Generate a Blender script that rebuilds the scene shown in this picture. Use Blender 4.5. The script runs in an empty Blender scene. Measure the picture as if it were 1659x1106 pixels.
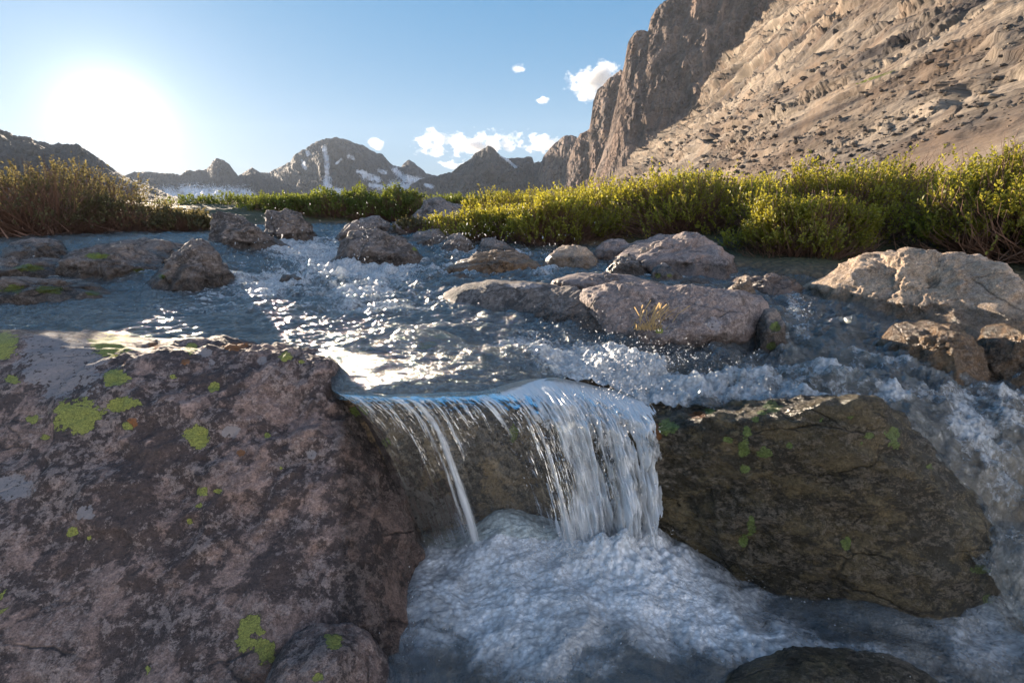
import bpy, bmesh, math, random
import numpy as np
from mathutils import Vector

sc = bpy.context.scene
# ------------------------------------------------------------------ camera, world, sun, exposure
W0, H0, FPX, PITCH, CAMZ = 1659.0, 1106.0, 829.5, math.radians(14.7), 0.75
cam_d = bpy.data.cameras.new('camera'); cam = bpy.data.objects.new('camera', cam_d)
sc.collection.objects.link(cam); sc.camera = cam
cam_d.sensor_width = 36; cam_d.lens = 18; cam_d.clip_start = 0.05; cam_d.clip_end = 20000
cam.location = (0, 0, CAMZ); cam.rotation_euler = (math.pi/2 - PITCH, 0, 0)

SUN = np.array([-.771, 1.070, .1650]); SUN = SUN/np.linalg.norm(SUN)
sun_el = math.asin(SUN[2]); sun_az = math.atan2(SUN[0], SUN[1])
world = bpy.data.worlds.new('World'); sc.world = world; world.use_nodes = True
wt = world.node_tree; wt.nodes.clear()
wo = wt.nodes.new('ShaderNodeOutputWorld'); wb = wt.nodes.new('ShaderNodeBackground')
sky = wt.nodes.new('ShaderNodeTexSky'); sky.sky_type = 'NISHITA'; sky.sun_disc = False
sky.sun_elevation = sun_el; sky.sun_rotation = sun_az
sky.altitude = 3000; sky.air_density = 1.0; sky.dust_density = 0.05; sky.ozone_density = 2.0
wb.inputs['Strength'].default_value = 0.088
# bright aureole of thin high haze round the sun, part of the sky itself
tc = wt.nodes.new('ShaderNodeTexCoord'); dp = wt.nodes.new('ShaderNodeVectorMath'); dp.operation = 'DOT_PRODUCT'
wt.links.new(tc.outputs['Generated'], dp.inputs[0]); dp.inputs[1].default_value = tuple(SUN)
def wmath(op, a, b=None):
    n = wt.nodes.new('ShaderNodeMath'); n.operation = op
    for i, v in enumerate((a, b)):
        if v is None: continue
        if isinstance(v, (int, float)): n.inputs[i].default_value = v
        else: wt.links.new(v, n.inputs[i])
    return n.outputs[0]
d = wmath('MAXIMUM', dp.outputs['Value'], 0.0)
AURE = [(5000, 40.0), (600, 2.5), (90, .7), (16, .35)]
acc = None
for p, a in AURE:
    t = wmath('MULTIPLY', wmath('POWER', d, float(p)), a)
    acc = t if acc is None else wmath('ADD', acc, t)
anti_fill = wmath('MULTIPLY', wmath('POWER', wmath('MAXIMUM', wmath('MULTIPLY', dp.outputs['Value'], -1.0), 0.0), 1.0), 4.2)  # added warm fill opposite the sun, lifts the shaded foreground
mixc = wt.nodes.new('ShaderNodeMix'); mixc.data_type = 'RGBA'; mixc.blend_type = 'ADD'
mixc.inputs['Factor'].default_value = 1
vm = wt.nodes.new('ShaderNodeVectorMath'); vm.operation = 'SCALE'; vm.inputs[0].default_value = (1.0, .93, .82)
wt.links.new(acc, vm.inputs['Scale'])
gm = wt.nodes.new('ShaderNodeGamma'); gm.inputs['Gamma'].default_value = .5
hs = wt.nodes.new('ShaderNodeHueSaturation'); hs.inputs['Saturation'].default_value = 1.95; hs.inputs['Value'].default_value = 1.10
dv = wt.nodes.new('ShaderNodeVectorMath'); dv.operation = 'MULTIPLY_ADD'; wt.links.new(sky.outputs[0], dv.inputs[0]); dv.inputs[1].default_value = (.20,)*3; dv.inputs[2].default_value = (1,)*3
dq = wt.nodes.new('ShaderNodeVectorMath'); dq.operation = 'DIVIDE'; wt.links.new(sky.outputs[0], dq.inputs[0]); wt.links.new(dv.outputs[0], dq.inputs[1])
wt.links.new(dq.outputs[0], gm.inputs[0]); tn = wt.nodes.new('ShaderNodeVectorMath'); tn.operation = 'MULTIPLY'; tn.inputs[1].default_value = (.98, 1.0, 1.08)
wt.links.new(gm.outputs[0], tn.inputs[0]); wt.links.new(tn.outputs[0], hs.inputs['Color']); wt.links.new(hs.outputs[0], mixc.inputs['A']); wt.links.new(vm.outputs[0], mixc.inputs['B'])
vm2 = wt.nodes.new('ShaderNodeVectorMath'); vm2.operation = 'SCALE'; vm2.inputs[0].default_value = (1.0, .86, .78); wt.links.new(anti_fill, vm2.inputs['Scale'])
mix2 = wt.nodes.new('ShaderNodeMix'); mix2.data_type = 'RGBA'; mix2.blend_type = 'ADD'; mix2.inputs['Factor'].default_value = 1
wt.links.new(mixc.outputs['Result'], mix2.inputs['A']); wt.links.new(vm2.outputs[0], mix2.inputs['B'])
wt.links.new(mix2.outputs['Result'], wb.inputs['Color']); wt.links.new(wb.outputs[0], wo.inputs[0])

sd = bpy.data.lights.new('sun', 'SUN'); sun = bpy.data.objects.new('sun', sd); sc.collection.objects.link(sun)
sd.energy = 5.0; sd.angle = math.radians(0.5); sd.color = (1, .82, .62)
sun.rotation_euler = Vector(SUN).to_track_quat('Z', 'Y').to_euler()
sun.location = (-20, 30, 20)

sc.view_settings.view_transform = 'Standard'; sc.view_settings.look = 'None'
sc.view_settings.exposure = 2.15; sc.view_settings.gamma = 1
cy = sc.cycles
cy.max_bounces = 7; cy.diffuse_bounces = 3; cy.glossy_bounces = 3; cy.transmission_bounces = 4
cy.transparent_max_bounces = 14; cy.volume_bounces = 1
cy.caustics_reflective = False; cy.caustics_refractive = False
cy.sample_clamp_indirect = 6; cy.sample_clamp_direct = 0
try:
    cy.use_denoising = True; cy.denoiser = 'OPENIMAGEDENOISE'; cy.denoising_prefilter = 'ACCURATE'
except Exception: pass

# ------------------------------------------------------------------ helpers
CP, SP = math.cos(PITCH), math.sin(PITCH)
def ray(px, py):
    cx = (px-W0/2)/FPX; cyy = -(py-H0/2)/FPX
    return np.array([cx, CP+cyy*SP, -SP+cyy*CP])
def P(px, py, z):                       # pixel to point on the level z
    r = ray(px, py); t = (z-CAMZ)/r[2]
    return np.array([0, 0, CAMZ])+r*t
def PY(px, py, Y):                      # pixel to point at forward distance Y
    r = ray(px, py); return np.array([0, 0, CAMZ])+r*(Y/r[1])
def proj(v):
    x, y, z = v[:, 0], v[:, 1], v[:, 2]-CAMZ
    f = np.maximum(y*CP - z*SP, 1e-3); u = y*SP + z*CP
    return W0/2 + FPX*x/f, H0/2 - FPX*u/f

rng = np.random.RandomState(7)
_perm = rng.permutation(256).astype(np.int64)
_G = rng.normal(size=(256, 3)); _G /= np.linalg.norm(_G, axis=1)[:, None]; _G = _G.astype(np.float32)*1.4
def pn(p):
    p = np.asarray(p, dtype=np.float64); i = np.floor(p).astype(np.int64); f = (p-i).astype(np.float32)
    w = f*f*f*(f*(f*6-15)+10)
    out = 0
    for a in (0, 1):
        ha = _perm[(i[:, 0]+a) & 255]; wa = w[:, 0] if a else 1-w[:, 0]
        for b in (0, 1):
            hb = _perm[(ha+i[:, 1]+b) & 255]; wb_ = w[:, 1] if b else 1-w[:, 1]
            for c in (0, 1):
                g = _G[_perm[(hb+i[:, 2]+c) & 255]]; wc = w[:, 2] if c else 1-w[:, 2]
                dd = g[:, 0]*(f[:, 0]-a)+g[:, 1]*(f[:, 1]-b)+g[:, 2]*(f[:, 2]-c)
                out = out + dd*(wa*wb_*wc)
    return out
def fbm(p, o=4, g=.5, l=2.03):
    p = np.asarray(p, float); s = 0; a = 1.
    for k in range(o): s = s+a*pn(p+k*17.3); p = p*l; a *= g
    return s
def ridged(p, o=4, g=.5, l=2.1):
    p = np.asarray(p, float); s = 0; a = 1.; t = 0
    for k in range(o): s = s+a*(1-np.abs(pn(p+k*13.7))*2.2); t += a; p = p*l; a *= g
    return s/t
def cells(u, v, k=0):
    # random height per brick-like cell: jointed blocks
    iv = np.floor(v).astype(np.int64); off = _perm[(iv+k) & 255]/256.
    wdt = .6+.8*_perm[(iv*7+k+3) & 255]/256.
    iu = np.floor(u*wdt+off).astype(np.int64)
    return _perm[(_perm[(iu+k) & 255]+iv) & 255]/255.-.5
def c3(*a): return np.stack([np.broadcast_to(np.asarray(q, float), np.broadcast(*a).shape).ravel() for q in a], 1)
def sstep(a, b, x):
    t = np.clip((x-a)/(b-a), 0, 1); return t*t*(3-2*t)

def make(name, v, f, mat, attrs=None, smooth=True, origin=None, parent=None):
    v = np.asarray(v, np.float32)
    if origin is not None: v = v-np.asarray(origin, np.float32)
    me = bpy.data.meshes.new(name); f = np.asarray(f, np.int32)
    me.vertices.add(len(v)); me.vertices.foreach_set('co', v.ravel())
    n, k = f.shape
    me.loops.add(n*k); me.loops.foreach_set('vertex_index', f.ravel())
    me.polygons.add(n); me.polygons.foreach_set('loop_start', np.arange(0, n*k, k, dtype=np.int32))
    me.polygons.foreach_set('loop_total', np.full(n, k, np.int32))
    me.polygons.foreach_set('use_smooth', np.full(n, smooth))
    for an, av in (attrs or {}).items():
        a = me.attributes.new(an, 'FLOAT', 'POINT'); a.data.foreach_set('value', np.asarray(av, np.float32).ravel())
    me.materials.append(mat); me.update(); me.validate()
    o = bpy.data.objects.new(name, me); sc.collection.objects.link(o)
    if origin is not None: o.location = [float(q) for q in origin]
    if parent is not None:
        o.parent = parent
        if origin is None: o.location = -parent.location
    return o
def grid_faces(nr, nc, keep=None):
    a = np.arange(nr*nc).reshape(nr, nc)
    f = np.stack([a[:-1, :-1], a[:-1, 1:], a[1:, 1:], a[1:, :-1]], -1).reshape(-1, 4)
    return f if keep is None else f[keep[f].all(1)]
def tag(o, label=None, cat=None, group=None, kind=None):
    if label: o['label'] = label
    if cat: o['category'] = cat
    if group: o['group'] = group
    if kind: o['kind'] = kind
    return o

# ------------------------------------------------------------------ materials
class NT:
    def __init__(s, name):
        s.m = bpy.data.materials.new(name); s.m.use_nodes = True; s.t = s.m.node_tree; s.t.nodes.clear()
        s.out = s.t.nodes.new('ShaderNodeOutputMaterial')
    def n(s, typ, ins=None, **props):
        nd = s.t.nodes.new('ShaderNode'+typ)
        for k, v in props.items(): setattr(nd, k, v)
        for k, v in (ins or {}).items(): s.set(nd.inputs[k], v)
        return nd
    def set(s, sock, v):
        if hasattr(v, 'is_linked') and hasattr(v, 'node'): s.t.links.new(v, sock)
        elif isinstance(v, tuple) and len(v) == 3 and sock.type == 'RGBA': sock.default_value = v+(1,)
        else: sock.default_value = v
    def noise(s, vec, scale, detail=4, rough=.55, dist=0.):
        return s.n('TexNoise', {'Vector': vec, 'Scale': scale, 'Detail': detail, 'Roughness': rough, 'Distortion': dist}).outputs[0]
    def math(s, op, a, b=0., c=0., clamp=False):
        nd = s.n('Math', operation=op, use_clamp=clamp)
        for i, v in enumerate((a, b, c)): s.set(nd.inputs[i], v)
        return nd.outputs[0]
    def mr(s, v, a, b, c=0., d=1.):
        return s.n('MapRange', {'Value': v, 'From Min': a, 'From Max': b, 'To Min': c, 'To Max': d}).outputs[0]
    def mix(s, f, a, b, blend='MIX'):
        nd = s.n('Mix', data_type='RGBA', blend_type=blend)
        s.set(nd.inputs['Factor'], f); s.set(nd.inputs['A'], a); s.set(nd.inputs['B'], b); return nd.outputs['Result']
    def attr(s, name): return s.n('Attribute', attribute_name=name).outputs['Fac']
    def bump(s, h, dist, strength=1., nrm=None):
        nd = s.n('Bump', {'Height': h, 'Distance': dist, 'Strength': strength})
        if nrm is not None: s.set(nd.inputs['Normal'], nrm)
        return nd.outputs[0]
    def vscale(s, vec, sc3, rot=(0, 0, 0)):
        return s.n('Mapping', {'Vector': vec, 'Scale': sc3, 'Rotation': rot}).outputs[0]

def rock_mat(name, light, mid, dark, k=1., lich=(.40, .42, .10), darkcov=.5, bumpd=.012, rough=.75, strata=None, wetk=.5):
    """k = features per metre multiplier"""
    t = NT(name); pos = t.n('NewGeometry').outputs['Position']
    if strata: vec = t.vscale(pos, strata[0], strata[1])
    else: vec = pos
    n1 = t.noise(vec, 3.0*k, 7, .66, .15); n2 = t.noise(vec, 16*k, 7, .72, .1); n3 = t.noise(pos, 120*k, 3, .6)
    n4 = t.noise(vec, 5*k, 9, .72, .1)
    c = t.mix(t.mr(n2, .32, .66), mid, light)
    c = t.mix(t.mr(n1, .62, .40), c, t.mix(t.mr(n3, .3, .7), dark, mid))
    nlow = t.noise(pos, 1.3*k, 3, .5)
    dk = t.mr(t.math('ADD', n4, t.math('MULTIPLY', t.math('SUBTRACT', nlow, .5), .55)), darkcov-.01, darkcov+.05, 1, 0)
    wv = t.n('VectorMath', {0: pos, 1: t.n('VectorMath', {0: t.n('TexNoise', {'Vector': pos, 'Scale': 3.*k, 'Detail': 4}).outputs['Color'], 'Scale': .22/k}, operation='SCALE').outputs[0]}, operation='ADD').outputs[0]
    ck = t.n('TexVoronoi', {'Vector': t.vscale(wv, (.6, 1., 1.5), (.3, .5, 0)), 'Scale': 1.7*k}, feature='DISTANCE_TO_EDGE').outputs['Distance']
    ckm = t.math('MULTIPLY', t.mr(ck, .022, .0), t.mr(nlow, .50, .60))
    c = t.mix(t.math('MULTIPLY', dk, .85), c, dark)
    n5 = t.noise(pos, 42*k, 4, .75)
    n6 = t.noise(vec, 19*k, 9, .8)
    c = t.mix(t.mr(t.math('SUBTRACT', n6, t.math('MULTIPLY', t.math('SUBTRACT', n1, .5), .5)), .53, .57, 0, .55), c, t.mix(.5, light, (.40, .37, .36)))
    c = t.mix(1., c, t.mix(t.mr(n5, .3, .7), (.55, .54, .54), (1.4, 1.38, 1.36)), 'MULTIPLY')
    c = t.mix(t.math('MULTIPLY', ckm, .75), c, tuple(q*.5 for q in dark))
    vor = t.n('TexVoronoi', {'Vector': pos, 'Scale': 260*k}).outputs['Distance']
    c = t.mix(1., c, t.mix(t.mr(n3, .25, .75), (.68, .68, .70), (1.28, 1.26, 1.24)), 'MULTIPLY')
    c = t.mix(t.math('MULTIPLY', t.mr(vor, .25, .05), .5), c, (.03, .03, .035))
    # lichens
    nl = t.noise(pos, 45, 5, .65)
    nlf = t.noise(pos, 12, 3, .5)
    e = t.math('ADD', t.math('MULTIPLY', t.math('SUBTRACT', nl, .5), 1.5), t.math('MULTIPLY', t.math('SUBTRACT', nlf, .5), 1.6))
    pale = t.math('ADD', t.attr('pale'), e)
    c = t.mix(t.mr(pale, -.02, .06, 0, .85), c, t.mix(t.mr(nl, .42, .40), (.30, .275, .28), (.07, .06, .06)))
    ora = t.math('ADD', t.attr('orange'), e)
    c = t.mix(t.mr(ora, -.02, .06, 0, .8), c, (.26, .10, .025))
    lv = t.math('ADD', t.attr('lichen'), e)
    lvo = t.n('TexVoronoi', {'Vector': pos, 'Scale': 210.}, feature='DISTANCE_TO_EDGE').outputs['Distance']
    lc = t.mix(t.math('MULTIPLY', t.mr(t.noise(pos, 150, 4, .7), .35, .6), t.mr(lvo, .0, .16, .4, 1.)), tuple(q*.35 for q in lich), lich)
    c = t.mix(t.mr(lv, -.1, -.06, 0, .9), c, (.03, .03, .02))
    c = t.mix(t.mr(lv, -.05, .0), c, lc)
    wet = t.attr('wet')
    wn = t.math('ADD', wet, t.math('MULTIPLY', t.math('SUBTRACT', n2, .5), .8))
    wf = t.mr(wn, .3, .6)
    c = t.mix(wf, c, t.mix(1., c, (wetk, wetk*.96, wetk*.9), 'MULTIPLY'))
    h = t.math('ADD', t.math('MULTIPLY', n2, 1.), t.math('ADD', t.math('SUBTRACT', t.math('MULTIPLY', n4, 1.5), t.math('MULTIPLY', ckm, .5)), t.math('ADD', t.math('MULTIPLY', n3, .15), t.math('MULTIPLY', n5, .5))))
    b = t.bump(h, bumpd/k*1.8, 1.)
    bs = t.n('BsdfPrincipled', {'Base Color': c, 'Roughness': t.mr(wf, 0, 1, rough, .22), 'Normal': b, 'Specular IOR Level': .45})
    t.set(t.out.inputs[0], bs.outputs[0])
    return t.m

M_left = rock_mat('lichened_dark_granite', (.46, .335, .295), (.22, .155, .135), (.045, .034, .034), 1.5, darkcov=.49, bumpd=.02)
M_right = rock_mat('wet_brown_granite', (.33, .27, .16), (.135, .115, .06), (.030, .028, .018), 2.0, lich=(.30, .42, .12), darkcov=.48, bumpd=.024, strata=((.8, 1, 1.5), (0, .6, 0)))
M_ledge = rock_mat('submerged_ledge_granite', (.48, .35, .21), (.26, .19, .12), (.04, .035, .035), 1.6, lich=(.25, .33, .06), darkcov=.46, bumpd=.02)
M_slab = rock_mat('pink_grey_granite', (.42, .33, .29), (.27, .21, .19), (.09, .075, .07), 1.3, darkcov=.36, bumpd=.014)
M_tan = rock_mat('tan_granite', (.62, .48, .36), (.44, .33, .23), (.17, .12, .08), 1.2, darkcov=.36, bumpd=.016)
M_brown = rock_mat('wet_tan_granite', (.46, .31, .18), (.28, .18, .10), (.08, .055, .035), 1.8, darkcov=.42, bumpd=.018)
M_grey = rock_mat('grey_granite', (.36, .31, .28), (.21, .18, .165), (.06, .055, .05), 1.1, darkcov=.40, bumpd=.016)
M_dark = rock_mat('dark_wet_granite', (.30, .25, .215), (.17, .135, .115), (.05, .042, .037), 1.2, lich=(.20, .25, .05), darkcov=.46, bumpd=.016)

def mountain_mat(name, light, mid, dark, k, bd, snow=False, rot=0., stretch=(1, 1, 1), green=False, strat=False):
    t = NT(name); pos = t.n('NewGeometry').outputs['Position']
    vec = t.vscale(pos if not strat else t.n('Attribute', attribute_name='strata').outputs['Vector'], stretch, (0, rot, 0))
    n1 = t.noise(vec, k, 8, .68, .4); n2 = t.noise(vec, k*6, 8, .7, .3); n3 = t.noise(pos, k*.3, 4, .6)
    c = t.mix(t.mr(n2, .36, .62), mid, light)
    c = t.mix(t.mr(n1, .60, .40), c, dark)
    c = t.mix(t.mr(n3, .45, .62, 0, .5), c, tuple(q*r for q, r in zip(mid, (1.15, .95, .8))))
    if green:
        g = t.math('ADD', t.attr('green'), t.math('MULTIPLY', t.math('SUBTRACT', n2, .5), 1.6))
        c = t.mix(t.mr(g, .45, .6), c, (.10, .12, .03))
    if snow:
        s = t.math('ADD', t.attr('snow'), t.math('MULTIPLY', t.math('SUBTRACT', n2, .5), 2.6))
        c = t.mix(t.mr(s, .5, .56), c, (.82, .84, .88))
    h = t.math('ADD', n1, t.math('MULTIPLY', n2, .5))
    bs = t.n('BsdfPrincipled', {'Base Color': c, 'Roughness': .9, 'Normal': t.bump(h, bd), 'Specular IOR Level': .1})
    t.set(t.out.inputs[0], bs.outputs[0]); return t.m

# ------------------------------------------------------------------ mountains
ZR = None
def pix_ae(px, py):
    r = ray(px, py); return math.atan2(r[0], r[1]), r[2]/math.hypot(r[0], r[1])
def ridge(name, prof, r0, rc, mat, nc, nr, jag, gully, seed, snowpts=None, p=1.25, lean=None, gk=1., zfoot=-2.):
    A = np.array([pix_ae(x, y) for x, y in prof]); a = np.linspace(A[0, 0], A[-1, 0], nc)
    e = np.interp(a, A[:, 0], A[:, 1])
    R = np.interp(a, [A[0, 0], A[-1, 0]], rc) if len(rc) == 2 else np.interp(a, [pix_ae(q_[0], 300)[0] for q_ in rc], [q_[1] for q_ in rc])
    nb = nr//4
    t = np.concatenate([np.linspace(0, 1, nr), 1+np.linspace(0.02, .6, nb)])
    T, AA = np.meshgrid(t, a, indexing='ij'); RR = np.broadcast_to(R, T.shape); EE = np.broadcast_to(e, T.shape)
    R0 = r0*RR if r0 < 1 else np.full_like(RR, r0)
    rad = R0+(RR-R0)*T
    zc = EE*RR + CAMZ
    z = np.where(T <= 1, zfoot+(zc-zfoot)*np.clip(T, 0, 1)**p, zc-(T-1)*(RR-R0)*.9)
    L = RR
    x0, y0 = np.sin(AA)*RR, np.cos(AA)*RR
    q = c3(x0/L.mean()*14*gk+seed, y0/L.mean()*14*gk, z/L.mean()*5*gk)
    g = ridged(q, 6, .55).reshape(T.shape)
    f = fbm(c3(x0/L.mean()*30+seed, y0/L.mean()*30, z/L.mean()*34), 6, .58).reshape(T.shape)
    win = np.clip(T*3, 0, 1)
    jz = fbm(c3(x0/L.mean()*40+seed, y0/L.mean()*40, z/L.mean()*60), 3).reshape(T.shape)
    ar = (AA*140+jz*2.5); cl_ = cells(ar*.5, z/L.mean()*45+jz, int(seed))+.6*cells(ar*1.4, z/L.mean()*110+jz*1.5, int(seed)+9)
    rad = rad - gully*RR*(g-.35)*win*np.where(T > .97, np.clip(1-(T-.97)/.03, .25, 1), 1) - .5*gully*RR*f*win-.22*gully*RR*cl_*win
    jn = fbm(c3(a*85+seed, 0*a, 3.), 6, .68)*jag*R.mean()
    z = z + np.broadcast_to(jn, T.shape)*np.clip(T, 0, 1)**4 + f*gully*RR*.12*win*np.clip((1-T)*8, 0, 1)
    v = np.stack([np.sin(AA)*rad, np.cos(AA)*rad, z], -1).reshape(-1, 3)
    at = {}
    if snowpts:
        px, py = proj(v); s = np.full(len(v), -1.)
        for (x1, y1, x2, y2, w) in snowpts:
            dx, dy = x2-x1, y2-y1; L2 = dx*dx+dy*dy+1e-6
            tt = np.clip(((px-x1)*dx+(py-y1)*dy)/L2, 0, 1)
            dd = np.hypot(px-x1-tt*dx, py-y1-tt*dy); s = np.maximum(s, 1-dd/w*.5)
        at['snow'] = s
    o = make(name, v, grid_faces(len(t), nc), mat, at, True)
    return tag(o, kind='structure')

M_peak = mountain_mat('far_peak_rock', (.11, .10, .10), (.07, .065, .067), (.03, .03, .033), .02, 14, snow=True)
M_cliff = mountain_mat('cliff_rock', (.28, .205, .16), (.175, .13, .11), (.08, .063, .058), .035, 4.5, stretch=(1.3, 1.3, .7), rot=.3)
M_ramp = mountain_mat('slab_mountain_rock', (.34, .285, .23), (.175, .148, .125), (.045, .040, .042), .34, .8, green=True, strat=True)

ridge('mountain', [(-700, 150), (-400, 165), (-150, 190), (0, 208), (20, 218), (50, 224), (100, 233), (130, 237), (160, 258), (200, 285), (240, 300), (300, 325)],
      .4, (900, 1100), M_peak, 420, 160, .0035, .05, 3.1)
ridge('mountain', [(60, 330), (160, 296), (230, 277), (256, 280), (293, 283), (302, 277), (335, 275), (345, 260), (350, 257), (357, 257), (363, 260), (372, 268), (386, 286), (393, 281), (402, 275), (408, 270), (414, 275), (422, 280), (435, 281), (450, 272), (470, 262),
      (478, 252), (495, 243), (503, 234), (520, 228), (547, 222), (562, 226), (570, 231), (585, 236), (600, 243), (620, 250), (630, 262), (637, 268), (650, 270), (656, 263), (663, 259), (670, 263), (676, 269), (690, 280), (705, 284), (740, 300), (800, 325)],
      .55, (2000, 2000), M_peak, 1100, 300, .0016, .055, 11.7,
      [(525, 240, 530, 262, 4), (530, 262, 529, 290, 3.5), (529, 290, 533, 312, 6), (520, 314, 548, 312, 8), (590, 285, 612, 290, 5), (640, 305, 690, 312, 13), (660, 290, 690, 300, 7), (700, 297, 722, 302, 6), (640, 276, 655, 290, 5),
       (300, 312, 400, 318, 12), (270, 318, 330, 330, 14), (565, 253, 572, 256, 3), (491, 262, 494, 272, 3), (498, 246, 500, 250, 3), (545, 265, 553, 258, 2), (580, 278, 592, 280, 3), (600, 300, 640, 308, 4), (614, 276, 624, 280, 3)], p=1.15)
ridge('mountain', [(600, 330), (680, 292), (705, 287), (730, 279), (750, 265), (763, 258), (770, 248), (782, 241), (790, 237), (798, 241), (812, 252), (822, 257), (832, 256), (840, 255), (850, 256), (862, 254), (865, 263), (880, 262), (960, 300), (1000, 330)],
      .5, (1500, 1300), M_peak, 620, 300, .0016, .055, 23.4, [(812, 252, 836, 271, 2.2), (690, 300, 700, 303, 3)], p=1.15)
ridge('cliff', [(855, 330), (868, 290), (874, 272), (880, 255), (890, 242), (900, 231), (915, 220), (926, 219), (934, 221), (950, 250), (965, 300), (990, 330)],
      .8, (1080, 860), M_cliff, 260, 260, .0012, .03, 31.3, gk=1.4, p=.9)
ridge('cliff', [(895, 330), (915, 280), (926, 245), (934, 226), (940, 216), (948, 213), (955, 207), (958, 190), (961, 165), (968, 145), (985, 130), (1005, 113), (1030, 130), (1060, 200), (1100, 330)],
      .8, (860, 700), M_cliff, 320, 360, .0012, .035, 37.3, gk=1.4, p=.85)
ridge('cliff', [(930, 330), (962, 290), (985, 225), (1000, 160), (1008, 118), (1013, 95), (1018, 68), (1027, 55), (1040, 50), (1050, 51), (1054, 30), (1062, 14), (1075, 5), (1090, -5), (1130, -40), (1200, -90), (1300, -130), (1500, -200), (1700, -200)],
      .75, ((930, 640), (1020, 590), (1100, 570), (1300, 540), (1700, 540)), M_cliff, 900, 620, .0014, .020, 43.7, gk=2.0, p=.8)

def ramp():
    # valley side: a slabby wall running along the view direction, its spur plunging to the valley floor far off
    prof = [(962, 322), (985, 300), (1020, 268), (1050, 236), (1085, 205), (1120, 174), (1150, 141), (1180, 101), (1210, 64), (1240, 25), (1262, 0)]
    cy_ = np.array([440, 410, 380, 360, 345, 330, 318, 308, 300, 291, 283.])
    C = np.array([PY(x, y, Y) for (x, y), Y in zip(prof, cy_)])
    C = C[::-1]
    near = [(175, 60, 190), (165, 120, 172), (160, 180, 155), (154, 240, 133)]
    C = np.concatenate([np.array([(x, y, z) for x, y, z in near]), C]); order = np.argsort(C[:, 1]); C = C[order]
    nc, nr = 1700, 700
    Yc = 25*np.exp(np.linspace(0, math.log(440/25), nc))
    ycrest = np.maximum(Yc, 60)
    cx_ = np.interp(ycrest, C[:, 1], C[:, 0]); cz_ = np.interp(ycrest, C[:, 1], C[:, 2])
    fx = 34+18*sstep(60, 300, Yc); fz = np.full(nc, -1.)
    t = np.concatenate([np.linspace(0, 1, nr)**1.15, [1.04, 1.15, 1.4]])
    T, YY = np.meshgrid(t, Yc, indexing='ij')
    Tc = np.clip(T, 0, 1)
    X = fx+(cx_-fx)*Tc+(T-Tc)*80; Z = fz+(cz_-fz)*(Tc**1.12)-(T-Tc)*60
    px, py = None, None
    v0 = np.stack([X, YY, Z], -1).reshape(-1, 3)
    # angular fan coordinates of the strata: contours along the valley
    r = np.hypot(v0[:, 0], v0[:, 1]); s1 = v0[:, 1]; X_, Z_ = v0[:, 0], v0[:, 2]
    yl = 17*np.log(s1)
    w = fbm(c3(yl*.03, Z_*.02, X_*.01), 4)
    A_ = (Z_+1.25*yl)/1.6+4.5*w; B_ = (yl-1.25*Z_)/1.6
    def sawt(t, e): f = t-np.floor(t); return np.where(f < e, f/e, (1-f)/(1-e))
    m1 = fbm(c3(B_*.05+9, A_*.05, 0*A_), 3); m2 = fbm(c3(B_*.11+19, A_*.2, 0*A_), 3)
    e1 = fbm(c3(B_*.10, A_*.14, 0*A_+2), 4, .6)
    S1 = sawt(A_*.075+e1*.9, .85); S2 = sawt(A_*.23+e1*1.6+m1*1.2, .8); S3 = sawt(A_*.62+fbm(c3(B_*.22, A_*.4, 0*A_), 3)*1.3, .75)
    big = ridged(c3(B_*.018, A_*.075, 0*A_+7), 6, .6, 2.1)
    blk = fbm(c3(B_*.11, A_*.34, X_*.03), 6, .66)
    bl2 = np.abs(fbm(c3(B_*.35+5, A_*.7, X_*.05), 4, .6))
    crag = fbm(c3(X_*.012, yl*.03, Z_*.02), 3)
    win = np.clip(Tc.ravel()*7, .12, 1)*np.clip(1-(Tc.ravel()-.965)/.035, .2, 1)
    win = np.where(T.ravel() > 1, .2, win)
    k2 = .35+np.clip(m1+.4, 0, 1); k3 = np.clip(.3+1.6*m2, 0, 1)
    j1 = fbm(c3(B_*.3, A_*.3, 0*A_+40), 3, .6); j2 = fbm(c3(B_*.9, A_*.9, 0*A_+50), 2)
    ck = 1.7*cells(B_*.07+j1*.8, A_*.30+j1*.9)+1.1*cells(B_*.17+j1, A_*.62+j1*1.2, 31)+.75*cells(B_*.36+j2*.7, A_*1.25+j2*.8, 77)+.45*cells(B_*.8+j2, A_*2.4+j2, 99)
    D = (4.0*(big-.4)+2.6*(S1-.5)*k2+1.2*(S2-.5)*k3+1.3*blk+.5*bl2+ck*(.45+k3)+6*crag)*1.3*win*np.clip(r/200, .28, 1.5)
    n = np.array([-.8, -.12, .58])
    v = v0+D[:, None]*n
    jag = fbm(c3(s1*.07, 0*s1, 1.), 5, .6)*2.0*Tc.ravel()**6; v[:, 2] += jag
    px, py = proj(v)
    g = 1-np.abs((py-285)-(px-1120)*-.09)/9.-np.abs(px-1120)/160
    g = np.maximum(g, .85-np.abs((py-125)-(px-1420)*-.35)/7.-np.abs(px-1420)/120)
    o = make('mountain', v, grid_faces(len(t), nc), M_ramp, {'green': g}, True)
    sv = o.data.attributes.new('strata', 'FLOAT_VECTOR', 'POINT'); sv.data.foreach_set('vector', np.stack([B_*.22+w*3, A_+.8*e1, X_*.05], 1).astype(np.float32).ravel())
    tag(o, kind='structure')
    # scree and boulders lying on the lower slope
    return v.reshape(len(t), nc, 3)
RV = ramp()
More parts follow.
